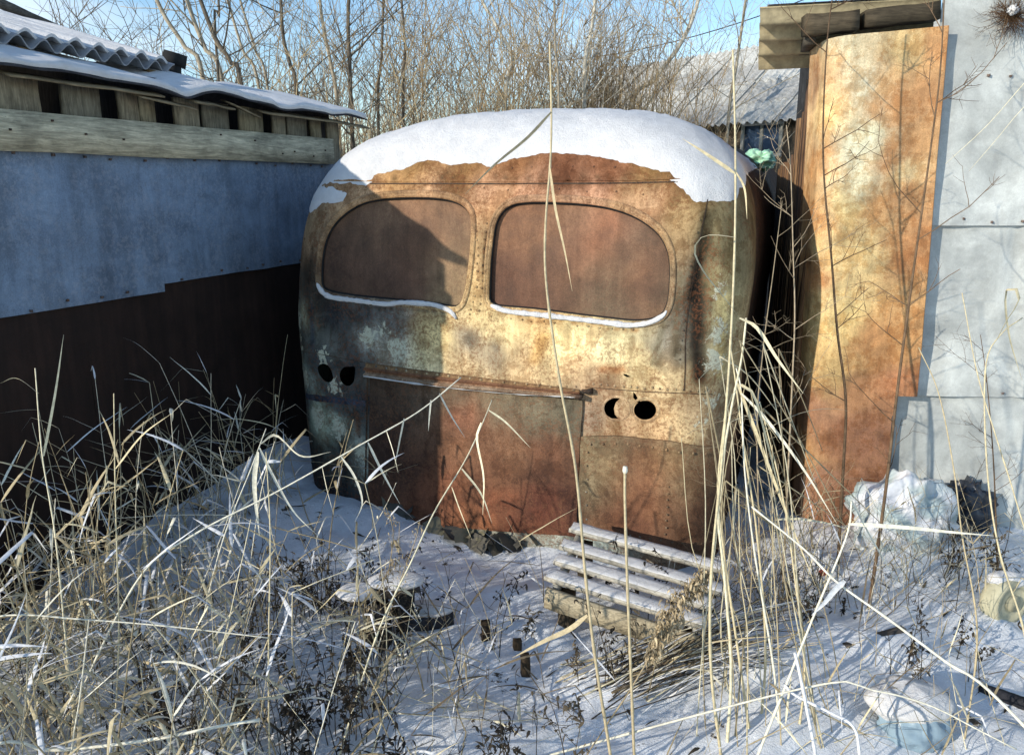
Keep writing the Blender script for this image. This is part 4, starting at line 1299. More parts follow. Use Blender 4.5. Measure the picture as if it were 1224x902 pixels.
# head beam, posts and slate roof with snow
mb = MB()
x0, zb = fp(962, 28, 0.0); x1, zb2 = fp(1116, 18, 0.0)
plank(mb, (x0, 0.02, 2.540), (x0 + 0.24, 0.02, 2.555), 0.085, 0.10, tone=np.array(lin((120, 106, 84))) * 0.45, seg=6, rag=0.008)
plank(mb, (x0 + 0.27, 0.025, 2.562), (x1 + 0.02, 0.025, 2.592), 0.075, 0.10, tone=np.array(lin((110, 98, 78))) * 0.42, seg=6, rag=0.006)
mb.build('head_beam', M_WOOD_X, right)
for px, r, tn in ((1012, 0.050, (176, 158, 120)), (1040, 0.06, (128, 118, 98)), (1076, 0.06, (170, 140, 92)), (1096, 0.03, (150, 130, 92))):
    x, _ = fp(px, 40)
    mb = MB()
    mb.tube([(x, 0.11, 1.2), (x, 0.11, 2.46 + 0.06 * x)], r, r, sides=12, tone=np.array(lin(tn)) * 0.6)
    mb.build('post', M_WOOD_Z, right, smooth=True)
LE = RMI @ at(909, 9, 4.12)
ridge = Vector((1, 0, 0.03)); across = Vector((0.20, 1, -0.46))
mb = corrugated(Vector((LE.x, LE.y, LE.z - 0.02)), across, ridge, 0.13 * 3.5, 0.44 - LE.x, tone=np.array(lin((190, 174, 138))) * 0.9, per=12)
mb.build('slate_sheet', M_SLATE, right, smooth=True)
mb = MB()
plank(mb, (x0 + 0.05, 0.08, 2.50), (x0 + 0.15, 0.7, 2.50), 0.06, 0.05, up=(0, 0, 1), tone=(0.10, 0.085, 0.065))
mb.build('rafter', M_WOOD_X, right)
mb = MB()
nxs, nys = 44, 12
Vv = []
for r in range(nys + 1):
    for c_ in range(nxs + 1):
        x, y = LE.x + 0.03 + 0.1 * r / nys + (0.41 - LE.x) * c_ / nxs, LE.y - 0.005 + 0.42 * r / nys
        e = min(1, min(r, c_ * 0.7, nys - r + 2) / 2.0)
        Vv.append((x, y, LE.z + 0.008 + 0.03 * (x - LE.x) - 0.45 * (y - LE.y) + math.sqrt(e) * (0.030 + 0.008 * noise.noise(Vector((x * 7, y * 7, 2))))))
i, j = np.meshgrid(np.arange(nys), np.arange(nxs), indexing='ij')
a_ = i * (nxs + 1) + j
mb.add(Vv, np.stack([a_, a_ + 1, a_ + nxs + 2, a_ + nxs + 1], -1).reshape(-1, 4), (0.86, 0.86, 0.88))
tag(mb.build('slate_snow', M_SNOW, smooth=True, matrix=RM), 'flat layer of snow on the small slate roof at top right', 'snow', kind='stuff')

# ------------------------------------------------------------------ far shed behind the bus, slate roof sheet by sheet
RA, RB = at(742, 80, 17.0), at(975, 45, 13.6)
RA.z = RB.z = 4.12
rd = (RB - RA); rl = rd.length; rd.normalize()
down = Vector((rd.y, -rd.x, 0)).normalized()
if down.y > 0:
    down = -down
fall = (down * 0.82 - Vector((0, 0, 0.60))).normalized()
far = empty('far_shed', (RA.x, RA.y, 0))
tag(far, 'distant shed with a grey corrugated slate roof and one small window', 'shed')
fi = Matrix.Translation((-RA.x, -RA.y, 0))
EXT = 2.6
for r in range(4):
    s = -0.2
    while s < rl + EXT:
        o = fi @ (RA + rd * s + fall * (0.56 * r))
        mb = corrugated(o + Vector((0, 0, -0.016 * r + rng.uniform(-.006, .006))), rd, fall, 1.06, 0.62, pitch=0.15, amp=0.028, tone=np.array(lin(rng.choice([(168, 166, 158), (180, 178, 170), (156, 154, 148)]))) * 1.25, per=6)
        mb.build('slate_sheet', M_SLATE, far, smooth=True)
        s += 1.02
mb = MB()
wa = RA + fall * 2.1; wb = RA + rd * (rl + EXT) + fall * 2.1
ca = (wa + wb) / 2 - down * 0.15
ang = math.atan2(rd.y, rd.x)
mb.box(tuple(fi @ Vector((ca.x, ca.y, 1.38))), ((wb - wa).length, 0.1, 2.76), rot=Matrix.Rotation(ang, 4, 'Z'), tone=np.array(lin((128, 112, 92))) * 0.5)
ga = RA - down * 0.1
mb.box(tuple(fi @ (RA + rd * 0.05 + fall * 1.0 + Vector((0, 0, -1.9)))), (0.08, 2.0, 3.0), rot=Matrix.Rotation(ang, 4, 'Z'), tone=(0.10, 0.10, 0.11))
mb.build('wall', M_WOOD_X, far)
wp = on_plane(911, 167, ca - down * -0.0 + down * 0.06, down)
win = MB()
win.box((0, 0, 0), (0.64, 0.02, 0.42), tone=(0.06, 0.09, 0.14))
wo = win.build('window', plain('dark_window_glass', (0.05, 0.08, 0.13), 0.12, 0, 0.1, 4.0, 0.0, 0.5), far)
wo.location = fi @ wp
wo.rotation_euler = (0, 0, ang)
mb = MB()
for x, z, sx, sz in ((0, 0.23, 0.72, 0.05), (0, -0.23, 0.72, 0.05), (-0.335, 0, 0.05, 0.41), (0.335, 0, 0.05, 0.41), (0, 0, 0.045, 0.41)):
    mb.box((x, -0.02, z), (sx, 0.04, sz), tone=np.array(lin((190, 186, 172))) * 0.7)
mb.build('window_frame', M_PAINT, wo)

# ------------------------------------------------------------------ slatted bench against the bus
def bench_pt(s, t):
    """s along the slats 0..1, t from the back edge 0 to the front edge 1"""
    return (BK0 * (1 - s) + BK1 * s) * (1 - t) + (FR0 * (1 - s) + FR1 * s) * t
BK0, BK1 = at_z(686, 627, 0.25), at_z(866, 676, 0.20)
FR0, FR1 = at_z(655, 692, 0.24), at_z(846, 752, 0.18)
bench = empty('slatted_bench', (FR0 + BK1) / 2 - Vector((0, 0, (FR0 + BK1).z / 2)))
tag(bench, 'small tilted bench of pale wooden slats dusted with snow in front of the bus', 'bench')
bi = Matrix.Translation(-bench.location)
bd = (BK1 - BK0).normalized(); bf = (FR0 - BK0).normalized(); bn = bd.cross(bf)
if bn.z < 0:
    bn = -bn
WT = [np.array(lin(c)) * 0.8 for c in ((196, 190, 174), (184, 178, 162), (200, 194, 178), (190, 182, 164))]
slat_snow = []
for k, (t, s1) in enumerate(((0.05, 1.0), (0.40, 1.02), (0.66, 1.0), (0.93, 0.98))):
    mb = MB()
    a, b = bench_pt(-0.005 - 0.012 * (k % 2), t), bench_pt(s1, t)
    plank(mb, bi @ a, bi @ b, 0.080, 0.018, up=bf, tone=WT[k], seg=10, warp=0.002, rag=0.002)
    mb.build('slat', M_WOOD_B, bench)
    slat_snow.append((a, b))
mb = MB()
a, b = bench_pt(0.005, 1.07) - bn * 0.062, bench_pt(0.97, 1.07) - bn * 0.062
plank(mb, bi @ a, bi @ b, 0.085, 0.022, up=bn, tone=np.array(lin((186, 172, 142))) * 0.75, seg=10, rag=0.004)
o = mb.build('front_board', M_WOOD_B, bench)
for s in (0.06, 0.94):
    mb = MB()
    plank(mb, bi @ (bench_pt(s, -0.02) - bn * 0.036), bi @ (bench_pt(s, 1.0) - bn * 0.036), 0.04, 0.03, up=bn, tone=WT[1] * 0.9, seg=6)
    mb.build('side_rail', M_WOOD_B, bench)
for s, t in ((0.12, 0.93), (0.90, 0.93), (0.10, 0.08), (0.92, 0.08)):
    p = bench_pt(s, t)
    gz = ground_h(p.x, p.y)
    mb = MB()
    plank(mb, bi @ Vector((p.x, p.y, gz - 0.05)), bi @ (p - bn * 0.05), 0.06, 0.045, up=bd, tone=np.array(lin((84, 74, 60))) * 0.6, seg=4)
    mb.build('leg', M_WOOD_Z, bench)
for k, (a, b) in enumerate(slat_snow):
    mb = MB()
    n = 40
    rows = []
    for q in range(n + 1):
        s = q / n
        c = a * (1 - s) + b * s + bn * 0.0095
        r = []
        for w, h in ((-0.038, 0.0), (-0.035, 0.75), (-0.012, 1.0), (0.012, 1.0), (0.034, 0.8), (0.037, 0.0)):
            e = min(1, min(q, n - q) / 2)
            hh = (0.006 + 0.004 * noise.noise(Vector((s * 9, k * 7, w * 20)))) * h * e
            r.append(tuple(c + bf * (w + 0.003 * noise.noise(Vector((s * 14, k * 3 + 1, w * 9)))) + bn * (max(0.0, hh) + 0.0008)))
        rows.append(r)
    V = np.array(rows)
    i, j = np.meshgrid(np.arange(n), np.arange(5), indexing='ij')
    a_ = i * 6 + j
    mb.add(V.reshape(-1, 3), np.stack([a_, a_ + 1, a_ + 7, a_ + 6], -1).reshape(-1, 4), (0.86, 0.86, 0.88))
    o = mb.build('slat_snow', M_SNOW, None, smooth=True)
    tag(o, ('thin snow on the rearmost bench slat', 'thin snow on the second bench slat from the bus', 'thin snow on the third bench slat from the bus', 'thin snow on the frontmost bench slat')[k], 'snow', 'snow on the bench slats')

# ------------------------------------------------------------------ small things in the snow
def crumple(name, c, rad, tone, label, cat, mat, seed, sq=0.7, freq=2.0, amp=0.42, sub=30, tone2=None, parent=None):
    """a crumpled film or bag: a closed lump with sharp folds"""
    mb = MB()
    n, m = sub, sub * 2
    V, T = [], []
    for i in range(n + 1):
        th = math.pi * i / n
        for j in range(m):
            ph = 2 * math.pi * j / m
            d = Vector((math.sin(th) * math.cos(ph), math.sin(th) * math.sin(ph), math.cos(th)))
            f = 1 - amp * abs(noise.noise(d * freq + Vector((seed, 0, 0)))) * 1.6 - amp * 0.5 * abs(noise.noise(d * freq * 2.1 + Vector((0, seed, 0)))) + amp * 0.12 * noise.noise(d * freq * 5 + Vector((0, seed, 2)))
            p = Vector((d.x * rad[0], d.y * rad[1], d.z * rad[2] * sq)) * f
            V.append(tuple(p))
            k = 0.5 + 0.5 * noise.noise(d * 2.2 + Vector((seed, 3, 1)))
            k = max(0, min(1, (k - 0.4) * 4))
            T.append(np.array(tone) * (1 - k) + np.array(tone2 if tone2 is not None else tone) * k)
    F = [[i * m + j, (i + 1) * m + j, (i + 1) * m + (j + 1) % m, i * m + (j + 1) % m] for i in range(n) for j in range(m)]
    mb.add(V, F, np.array(T))
    o = mb.build(name, mat, parent, smooth=True)
    o.location = c
    if label:
        tag(o, label, cat)
    return o

def gp(px, py, dz=0.0):
    p = at_z(px, py, 0.0)
    for _ in range(4):
        p = at_z(px, py, ground_h(p.x, p.y))
    return p + Vector((0, 0, dz))

SNOW_T = (0.85, 0.85, 0.87)
c = gp(1085, 655); c.y += 0.10; c.z = ground_h(c.x, c.y) + 0.12
crumple('plastic_sack', c, (0.30, 0.20, 0.29), np.array(lin((182, 196, 194))) * 0.85, 'crumpled pale plastic sack half covered in snow by the grey wall', 'sack', M_PLASTIC, 3.0, 0.85, 1.5, 0.32, 40, tone2=(0.70, 0.70, 0.71))
c = gp(1165, 640); c.y += 0.06; c.z = ground_h(c.x, c.y) + 0.10
crumple('plastic_bag', c + Vector((0.02, 0.08, 0)), (0.16, 0.12, 0.2), (0.03, 0.035, 0.045), 'dark plastic bag slumped against the grey wall', 'bag', M_PLASTIC, 8.0, 0.9)
c = gp(975, 690); c.z += 0.03
crumple('snowy_bundle', c, (0.12, 0.10, 0.13), SNOW_T, 'snow covered rag bundle between the reeds and the rusted corner sheet', 'rags', M_SNOW, 5.0, 0.9, tone2=(0.5, 0.42, 0.3))
c = gp(972, 684); c.z += 0.06
crumple('red_wrapper', c + Vector((0, -0.11, 0)), (0.022, 0.014, 0.025), lin((168, 60, 40)), 'small red wrapper under the snow covered rag bundle', 'wrapper', M_PLASTIC, 2.0, 0.9, sub=10)
c = gp(1090, 880); c.z = ground_h(c.x, c.y) + 0.06
crumple('plastic_bag', c, (0.13, 0.10, 0.12), np.array(lin((150, 172, 184))) * 0.8, 'pale blue translucent bag under a cap of snow at the lower right', 'bag', M_PLASTIC, 13.0, 0.9, 2.0, 0.18)
crumple('bag_snow', c + Vector((-0.01, 0.03, 0.055)), (0.15, 0.115, 0.09), SNOW_T, 'rounded cap of snow on the pale blue bag', 'snow', M_SNOW, 21.0, 0.8, 1.2, 0.12)
c = pq(914, 196)
c = BMAT @ Vector(tuple(S(c[0], c[1], 0.02)))
crumple('green_bag', c + Vector((0.05, 0.22, 0.04)), (0.14, 0.14, 0.10), np.array(lin((168, 214, 180))) * 0.9, 'pale green plastic bag lying behind the right edge of the bus roof', 'bag', M_PLASTIC, 17.0, 0.9, 1.6, 0.55)
# old pale wheel half buried on the right
c = gp(1198, 735); c.z += 0.075
wh = empty('small_wheel', c, R(20))
mb = MB()
prof_w = [(0.035, -0.030), (0.05, -0.036), (0.072, -0.030), (0.078, -0.040), (0.098, -0.040), (0.105, -0.022), (0.105, 0.022), (0.098, 0.04), (0.03, 0.04)]
V = []
for k in range(32):
    a = 2 * math.pi * k / 32
    for r, y in prof_w:
        V.append((r * math.cos(a), y, r * math.sin(a)))
m = len(prof_w)
F = [[k * m + q, ((k + 1) % 32) * m + q, ((k + 1) % 32) * m + q + 1, k * m + q + 1] for k in range(32) for q in range(m - 1)]
mb.add(V, F, np.array(lin((206, 200, 168))) * 0.75)
mb.build('rim', M_PAINT, wh, smooth=True)
mb = MB()
mb.tube([(0, -0.045, 0), (0, 0.04, 0)], 0.036, 0.036, sides=14, tone=np.array(lin((190, 182, 150))) * 0.7)
mb.build('hub', M_PAINT, wh, smooth=False)
tag(wh, 'cream coloured old wheel half buried in snow at the right edge', 'wheel')
crumple('wheel_snow', c + Vector((0.0, 0.01, 0.085)), (0.09, 0.05, 0.045), SNOW_T, 'snow cap on top of the cream wheel', 'snow', M_SNOW, 31.0, 0.9, 1.3, 0.15, 12)

# snow-capped stump with a hanging can, block and stakes
c = gp(452, 765)
st = empty('snowy_stump', c)
mb = MB()
mb.tube([(0, 0, -0.08), (0.004, 0, 0.06), (0, 0.004, 0.165)], [0.062, 0.054, 0.05], sides=12, tone=(0.035, 0.03, 0.027))
mb.build('post', M_WOOD_Z, st, smooth=True)
mb = MB()
plank(mb, (-0.11, 0.0, 0.20), (0.16, 0.07, 0.225), 0.13, 0.02, up=(0, 1, 0.1), tone=(0.06, 0.05, 0.045), seg=6, rag=0.012)
mb.build('board_top', M_WOOD_B, st)
mb = MB()
mb.tube([(0.10, 0.045, 0.10), (0.10, 0.045, 0.215)], [0.044, 0.05], sides=14, tone=(0.03, 0.03, 0.032))
mb.build('can', M_BLACK, st, smooth=True)
tag(st, 'dark stump carrying a snow-capped board and a black can', 'stump')
crumple('stump_snow', c + Vector((-0.075, -0.01, 0.222)), (0.085, 0.075, 0.022), SNOW_T, 'drooping snow cap on the left half of the stump board', 'snow', M_SNOW, 41.0, 1.0, 1.3, 0.15, 14)
crumple('stump_snow', c + Vector((0.075, 0.04, 0.245)), (0.12, 0.08, 0.024), SNOW_T, 'rounded snow cap on the right half of the stump board', 'snow', M_SNOW, 43.0, 1.0, 1.3, 0.15, 14)
c = gp(508, 752)
mb = MB()
plank(mb, c + Vector((-0.10, -0.02, 0.02)), c + Vector((0.11, 0.05, 0.03)), 0.085, 0.06, tone=(0.045, 0.045, 0.05), seg=6, rag=0.006)
tag(mb.build('wood_block', M_WOOD_B), 'dark squared block lying in the snow right of the stump', 'block')
crumple('block_snow', c + Vector((0.0, 0.035, 0.075)), (0.13, 0.06, 0.03), SNOW_T, 'snow lying on the dark squared block', 'snow', M_SNOW, 47.0, 1.0, 1.5, 0.12, 12)
for k, (px, py, h, lab) in enumerate(((581, 764, 0.085, 'short square stake in the snow left of the bench leg'), (628, 806, 0.085, 'short square stake in the snow nearest below the bench'), (617, 775, 0.04, 'stub of a broken stake between the two square stakes'))):
    c = gp(px, py)
    mb = MB()
    plank(mb, c - Vector((0, 0, 0.06)), c + Vector((rng.uniform(-.006, .006), 0, h)), 0.034, 0.026, up=(1, 0.2, 0), tone=np.array(lin((110, 92, 70))) * 0.4, seg=5, rag=0.003)
    tag(mb.build('stake', M_WOOD_Z), lab, 'stake', 'stakes standing in the snow')
# plank edge and board at the right
c = gp(1180, 838)
mb = MB()
plank(mb, gp(1170, 822, 0.0), gp(1240, 850, 0.015), 0.035, 0.03, tone=(0.03, 0.03, 0.035))
tag(mb.build('buried_board', M_WOOD_B), 'dark board edge sticking out of the snow at the lower right', 'board')
mb = MB()
plank(mb, gp(1010, 772, -0.008), gp(1080, 753, 0.0), 0.03, 0.03, tone=(0.08, 0.07, 0.06))
tag(mb.build('buried_board', M_WOOD_B), 'weathered board edge in the snow above the pale blue bag', 'board')

# ------------------------------------------------------------------ plants
STRAW = [np.array(lin(c)) * 0.95 * np.array((1.0, 1.03, 1.14)) for c in ((226, 212, 170), (212, 194, 148), (198, 178, 134), (176, 158, 118), (232, 222, 190))]
GREYW = [np.array(lin(c)) * 0.8 for c in ((120, 106, 84), (96, 84, 68), (140, 124, 98), (80, 70, 58))]
WHITE = np.array((0.74, 0.73, 0.71))

def rv(s=1.0):
    return Vector((rng.uniform(-1, 1), rng.uniform(-1, 1), rng.uniform(-1, 1))) * s

def leaf(mb, base, d, L, w, tone, droop=1.0, seg=7, kink=None):
    """a dry strap leaf leaving base along d, drooping"""
    p = Vector(base); d = Vector(d).normalized()
    pts = [tuple(p)]
    st = L / seg
    kk = kink if kink is not None else (rng.randint(2, seg - 2) if rng.random() < 0.35 else -1)
    for i in range(seg):
        d = d + Vector((0, 0, -1)) * droop * 0.16 + rv(0.06)
        if i == kk:
            d = d + Vector((rng.uniform(-.3, .3), rng.uniform(-.3, .3), -1.3))
        d.normalize()
        p = p + d * st
        if p.z < ground_h(p.x, p.y) + 0.005:
            p.z = ground_h(p.x, p.y) + 0.005
        pts.append(tuple(p))
    t = np.linspace(0, 1, seg + 1)
    ww = w * np.clip(np.minimum(1.0, t * 5 + 0.35) * (1 - t ** 2.2), 0.06, 1)
    side = Vector((d.y, -d.x, rng.uniform(-0.5, 0.5)))
    if side.length < 1e-3:
        side = Vector((1, 0, 0))
    mb.ribbon(pts, ww, tuple(side), tone)

def stem_pts(base, H, lean, bend=0.15, seg=7, brk=None):
    p = Vector(base); d = (Vector((0, 0, 1)) + Vector(lean)).normalized()
    pts = [p.copy()]
    wob = rv(bend * 0.25); wob.z = 0
    for i in range(seg):
        d = (d + wob + rv(0.035)).normalized()
        if brk is not None and i == brk:
            a = rng.uniform(0, 6.28)
            d = Vector((math.cos(a), math.sin(a), rng.uniform(-0.7, 0.3))).normalized()
        p = p + d * (H / seg)
        z0 = ground_h(p.x, p.y) + 0.006
        if p.z < z0:
            p = Vector((p.x, p.y, z0))
        pts.append(p.copy())
    return pts

def reed(mb, base, H, lean, r=0.0028, tone=None, leaves=3, brk=None, snow=0.15, lw=0.006):
    tone = STRAW[rng.randrange(5)] * rng.uniform(0.7, 1.05) if tone is None else tone
    pts = stem_pts(base, H, lean, 0.15, 8, brk)
    mb.tube(pts, r, r * 0.45, 3, tone)
    for _ in range(leaves):
        k = rng.randint(2, 8)
        a = rng.uniform(0, 6.28)
        d = Vector((math.cos(a), math.sin(a), rng.uniform(0.2, 1.1)))
        tn = WHITE if rng.random() < snow else tone * rng.uniform(0.85, 1.15)
        leaf(mb, pts[k], d, rng.uniform(0.10, 0.32), lw * rng.uniform(0.35, 0.9), tn, rng.uniform(0.0, 0.55))

def inside_bus_or_wall(x, y, m=0.06):
    p = _INV @ Vector((x, y, 0))
    if p.x < WU + m + 0.05 and p.y > NEAR - 0.1:
        return True
    return abs(p.x) < B0 + m and p.y > -m

def dry_grass(name, label, n, sampler, hr, rr, tones=STRAW, leaves=(2, 5), snow=0.12, lean=0.35, brkp=0.3, lw=0.006):
    mb = MB()
    k = 0
    while k < n:
        x, y = sampler()
        if inside_bus_or_wall(x, y):
            continue
        k += 1
        z = ground_h(x, y) - 0.02
        H = rng.uniform(*hr)
        a = rng.uniform(0, 6.28); l = abs(rng.gauss(0, lean))
        reed(mb, (x, y, z), H, (math.cos(a) * l, math.sin(a) * l, 0), rng.uniform(*rr), tones[rng.randrange(len(tones))] * rng.uniform(0.75, 1.15),
             rng.randint(*leaves), rng.randint(2, 6) if rng.random() < brkp else None, snow, lw)
    return tag(mb.build(name, M_STRAW), label, 'grass', kind='stuff')

def weed(mb, base, H, tone, n=7, curl=0, lean=0.25):
    """a dead branching weed with dried heads"""
    a = rng.uniform(0, 6.28); l = rng.uniform(0, lean)
    pts = stem_pts(base, H, (math.cos(a) * l, math.sin(a) * l, 0), 0.25, 6)
    mb.tube(pts, 0.0024, 0.001, 3, tone)
    for _ in range(n):
        k = rng.randint(2, 6)
        d = (rv() + Vector((0, 0, 0.8))).normalized()
        q = [Vector(pts[k])]
        for s in range(3):
            d = (d + rv(0.35)).normalized()
            q.append(q[-1] + d * H * rng.uniform(0.05, 0.12))
        mb.tube(q, 0.0013, 0.0007, 3, tone)
        for e in q[1:]:
            for _ in range(curl):
                leaf(mb, e, rv(), rng.uniform(0.012, 0.03), rng.uniform(0.003, 0.007), tone * rng.uniform(0.8, 1.5), 2.0, 3, -1)

# --- dry grass masses
def samp_left():
    while True:
        x, y = rng.uniform(-2.4, 0.0), rng.uniform(1.75, 3.7)
        keep = 1.0 - 0.42 * (x + 2.4) - 0.25 * max(0, y - 2.7)
        if rng.random() < keep:
            return x, y
dry_grass('dry_grass', 'dense tangle of pale dry grass filling the lower left', 230, samp_left, (0.35, 0.95), (0.0020, 0.0042), leaves=(3, 5), lean=0.50, lw=0.0100, snow=0.28)
def samp_wall():
    u, v = rng.uniform(-1.42, -1.0), rng.uniform(-1.7, -0.15)
    p = BO + UAX * u + VAX * v
    return p.x, p.y
dry_grass('wall_grass', 'pale grass stalks standing along the foot of the left shed wall', 70, samp_wall, (0.45, 1.0), (0.0016, 0.003), leaves=(2, 5), lean=0.3)
def samp_low():
    x, y = rng.uniform(-2.2, 2.6), rng.uniform(1.8, 3.6)
    return x, y
def samp_low_left():
    while True:
        x, y = rng.uniform(-2.2, 0.6), rng.uniform(1.8, 3.2)
        if rng.random() < 0.95 - 0.35 * (x + 2.2):
            return x, y
dry_grass('low_grass', 'low grey flattened grass and stems lying in the snow at the left', 230, samp_low_left, (0.15, 0.50), (0.0014, 0.0032), tones=STRAW[1:] + GREYW[:3], leaves=(1, 4), lean=0.9, brkp=0.5, snow=0.3, lw=0.007)
def samp_right():
    while True:
        x, y = rng.uniform(0.75, 2.7), rng.uniform(1.9, 3.8)
        if rng.random() < 0.35 + 0.4 * math.exp(-((x - 1.35) / 0.35) ** 2) + 0.3 * max(0, (y - 2.9)):
            return x, y
dry_grass('right_grass', 'sparse dry grass stalks and fallen stems at the lower right', 150, samp_right, (0.12, 0.55), (0.0012, 0.0026), tones=STRAW + GREYW[:1], leaves=(1, 3), lean=0.7, brkp=0.4, snow=0.15, lw=0.005)
def samp_mid():
    return rng.uniform(-0.4, 1.0), rng.uniform(1.85, 2.9)
dry_grass('middle_grass', 'thin scattered stems in the snow before the bench', 34, samp_mid, (0.10, 0.45), (0.001, 0.0022), tones=STRAW[1:] + GREYW, leaves=(0, 2), lean=0.6, brkp=0.3, lw=0.004)

# unseen grass left of and behind the viewer, added to dapple the snow
def samp_near():
    while True:
        x, y = rng.uniform(-3.6, -0.3), rng.uniform(-0.9, 1.9)
        if x < -0.80 * max(y, 0.25) - 0.22:
            return x, y
dry_grass('shade_grass', 'tall dry grass added out of view left of the viewer to shade the snow', 300, samp_near, (0.5, 1.05), (0.002, 0.0045), leaves=(3, 6), lean=0.20, lw=0.011, brkp=0.15)
# --- dead weeds
mb = MB()
WC = [((rng.gauss(-0.65, 0.40), rng.uniform(1.95, 3.1)) if rng.random() < 0.55 else (rng.uniform(-2.0, 2.4), rng.uniform(1.95, 3.7))) for _ in range(46)]
for k in range(260):
    while True:
        cx, cy = WC[rng.randrange(len(WC))]
        x, y = rng.gauss(cx, 0.07), rng.gauss(cy, 0.05)
        if not inside_bus_or_wall(x, y):
            break
    weed(mb, (x, y, ground_h(x, y) - 0.01), rng.uniform(0.08, 0.34), GREYW[rng.randrange(4)] * rng.uniform(0.15, 0.6), rng.randint(5, 10), 2 if rng.random() < 0.5 else 0)
tag(mb.build('dead_weeds', M_STRAW), 'dark dead weeds with dried heads sticking out of the snow', 'weeds', kind='stuff')
# dark leaf litter and clods breaking the snow
mb = MB()
for k in range(600):
    cx, cy = rng.choice(LIT) if False else (rng.uniform(-2.0, 2.7), rng.uniform(1.9, 4.2))
    if inside_bus_or_wall(cx, cy, 0.0) or noise.noise(Vector((cx * 1.7, cy * 1.7, 4))) < 0.02 + rng.uniform(-.1, .2):
        continue
    leaf(mb, (cx, cy, ground_h(cx, cy) + 0.008), (rng.uniform(-1, 1), rng.uniform(-1, 1), rng.uniform(0, 0.6)), rng.uniform(0.02, 0.09), rng.uniform(0.002, 0.008), GREYW[rng.randrange(4)] * rng.uniform(0.25, 0.8), 1.0, 4, -1)
tag(mb.build('leaf_litter', M_STRAW), 'dark dead leaves and bits scattered over the snow', 'litter', kind='stuff')

# --- snow-laden stick bundle beside the bench
mb = MB()
for k in range(95):
    a = gp(rng.gauss(745, 40), rng.gauss(815, 18))
    b = gp(rng.gauss(905, 38), rng.gauss(790, 22))
    b.z += rng.uniform(0.02, 0.26)
    m = (a + b) / 2 + Vector((rng.uniform(-.03, .03), rng.uniform(-.03, .03), rng.uniform(0.0, 0.06)))
    tn = (STRAW + GREYW)[rng.randrange(9)] * rng.uniform(0.5, 0.95)
    if rng.random() < 0.25:
        tn = WHITE * 0.9
    mb.tube(smooth_line([a, m, b], 6), rng.uniform(0.0018, 0.0042), 0.0014, 4, tn)
tag(mb.build('stick_bundle', M_STRAW), 'fanned bundle of grey flattened reeds lying before the bench', 'reeds', kind='stuff')

# --- single reeds one can follow by eye
def big_reed(pxs, y0, y1, r, label, leaves=(), tone=None, rt=0.5, snow_leaf=False, head=False, root=True, name='reed_stalk'):
    """pxs from the root up; the stalk leans from y0 to y1 metres in front; leaves as further traced lines"""
    n = len(pxs)
    P = [at(px, py, y0 + (y1 - y0) * k / (n - 1)) for k, (px, py) in enumerate(pxs)]
    if root:                                     # carry the stalk down into the ground
        d = (P[0] - P[1]).normalized()
        gz = ground_h(P[0].x, P[0].y)
        if P[0].z > gz:
            t = (P[0].z - gz + 0.03) / max(0.25, -d.z)
            P.insert(0, P[0] + Vector((d.x * t * 0.6, d.y * t * 0.6, -(P[0].z - gz + 0.03))))
    o = empty(name, P[0])
    inv = Matrix.Translation(-P[0])
    tone = STRAW[1] if tone is None else tone
    mb = MB()
    L = smooth_line([inv @ p for p in P], 8 * n)
    rad = np.linspace(r, r * rt, len(L))
    # nodes: slight knuckles along the stalk
    for k in range(4, len(L), 7):
        rad[k] *= 1.22
    mb.tube(L, rad, sides=6, tone=tone * 0.95, tone1=tone * 1.05)
    mb.build('stem', M_STRAW, o, smooth=True)
    for pts, w in leaves:
        yb = y0 + (y1 - y0) * 0.5
        Q = []
        for k, q in enumerate(pts):
            yy = q[2] if len(q) > 2 else yb
            Q.append(inv @ at(q[0], q[1], yy))
        L = smooth_line(Q, 16)
        t = np.linspace(0, 1, 16)
        ww = w * np.clip(np.minimum(1, 0.5 + t * 4) * (1 - t ** 2.5), 0.08, 1)
        mb = MB()
        d = Q[-1] - Q[0]
        mb.ribbon(L, ww, (-d.z, 0.35 * rng.uniform(-1, 1), d.x), WHITE * 0.95 if snow_leaf else tone * rng.uniform(0.9, 1.1))
        mb.build('leaf', M_STRAW, o)
    if head:
        mb = MB()
        p = inv @ P[-1]
        mb.tube([p + Vector((0, 0, -0.004)), p + Vector((0, 0, 0.006)), p + Vector((0, 0, 0.02))], [r * 0.8, r * 1.7, r * 1.3], sides=6, tone=STRAW[4])
        mb.build('seed_head', M_STRAW, o)
    return tag(o, label, 'reed', 'tall dry reeds one by one')

T0, T1, T2 = STRAW[1] * 0.95, STRAW[2] * 0.9, STRAW[0]
big_reed([(730, 905), (712, 790), (700, 690), (688, 560), (668, 450), (653, 340), (652, 270), (658, 190), (659, 128), (657, 50)], 2.05, 2.35, 0.0052,
         'tallest reed, rising past the middle of the bus between its windows', [([(659, 134), (630, 165), (590, 198), (556, 232)], 0.0055), ([(657, 200), (664, 250), (675, 300), (684, 348)], 0.0045), ([(702, 735), (680, 752), (650, 766), (612, 786)], 0.0085)], T1)
big_reed([(758, 905), (754, 800), (750, 700), (747, 600), (747, 565)], 2.1, 2.2, 0.0048, 'straight reed with a pale blunt tip in front of the bench', (), T1, 0.8, head=True)
big_reed([(862, 905), (850, 800), (850, 690), (862, 560), (872, 430), (878, 300), (879, 180), (876, 60)], 2.2, 2.35, 0.0050, 'upright reed running up the right corner of the bus to above its roof',
         [([(880, 284), (856, 281), (838, 284), (830, 300), (842, 326), (866, 356), (884, 380)], 0.0060), ([(878, 207), (862, 196), (838, 180), (816, 166)], 0.005), ([(880, 206), (890, 226), (893, 262)], 0.0045)], T0)
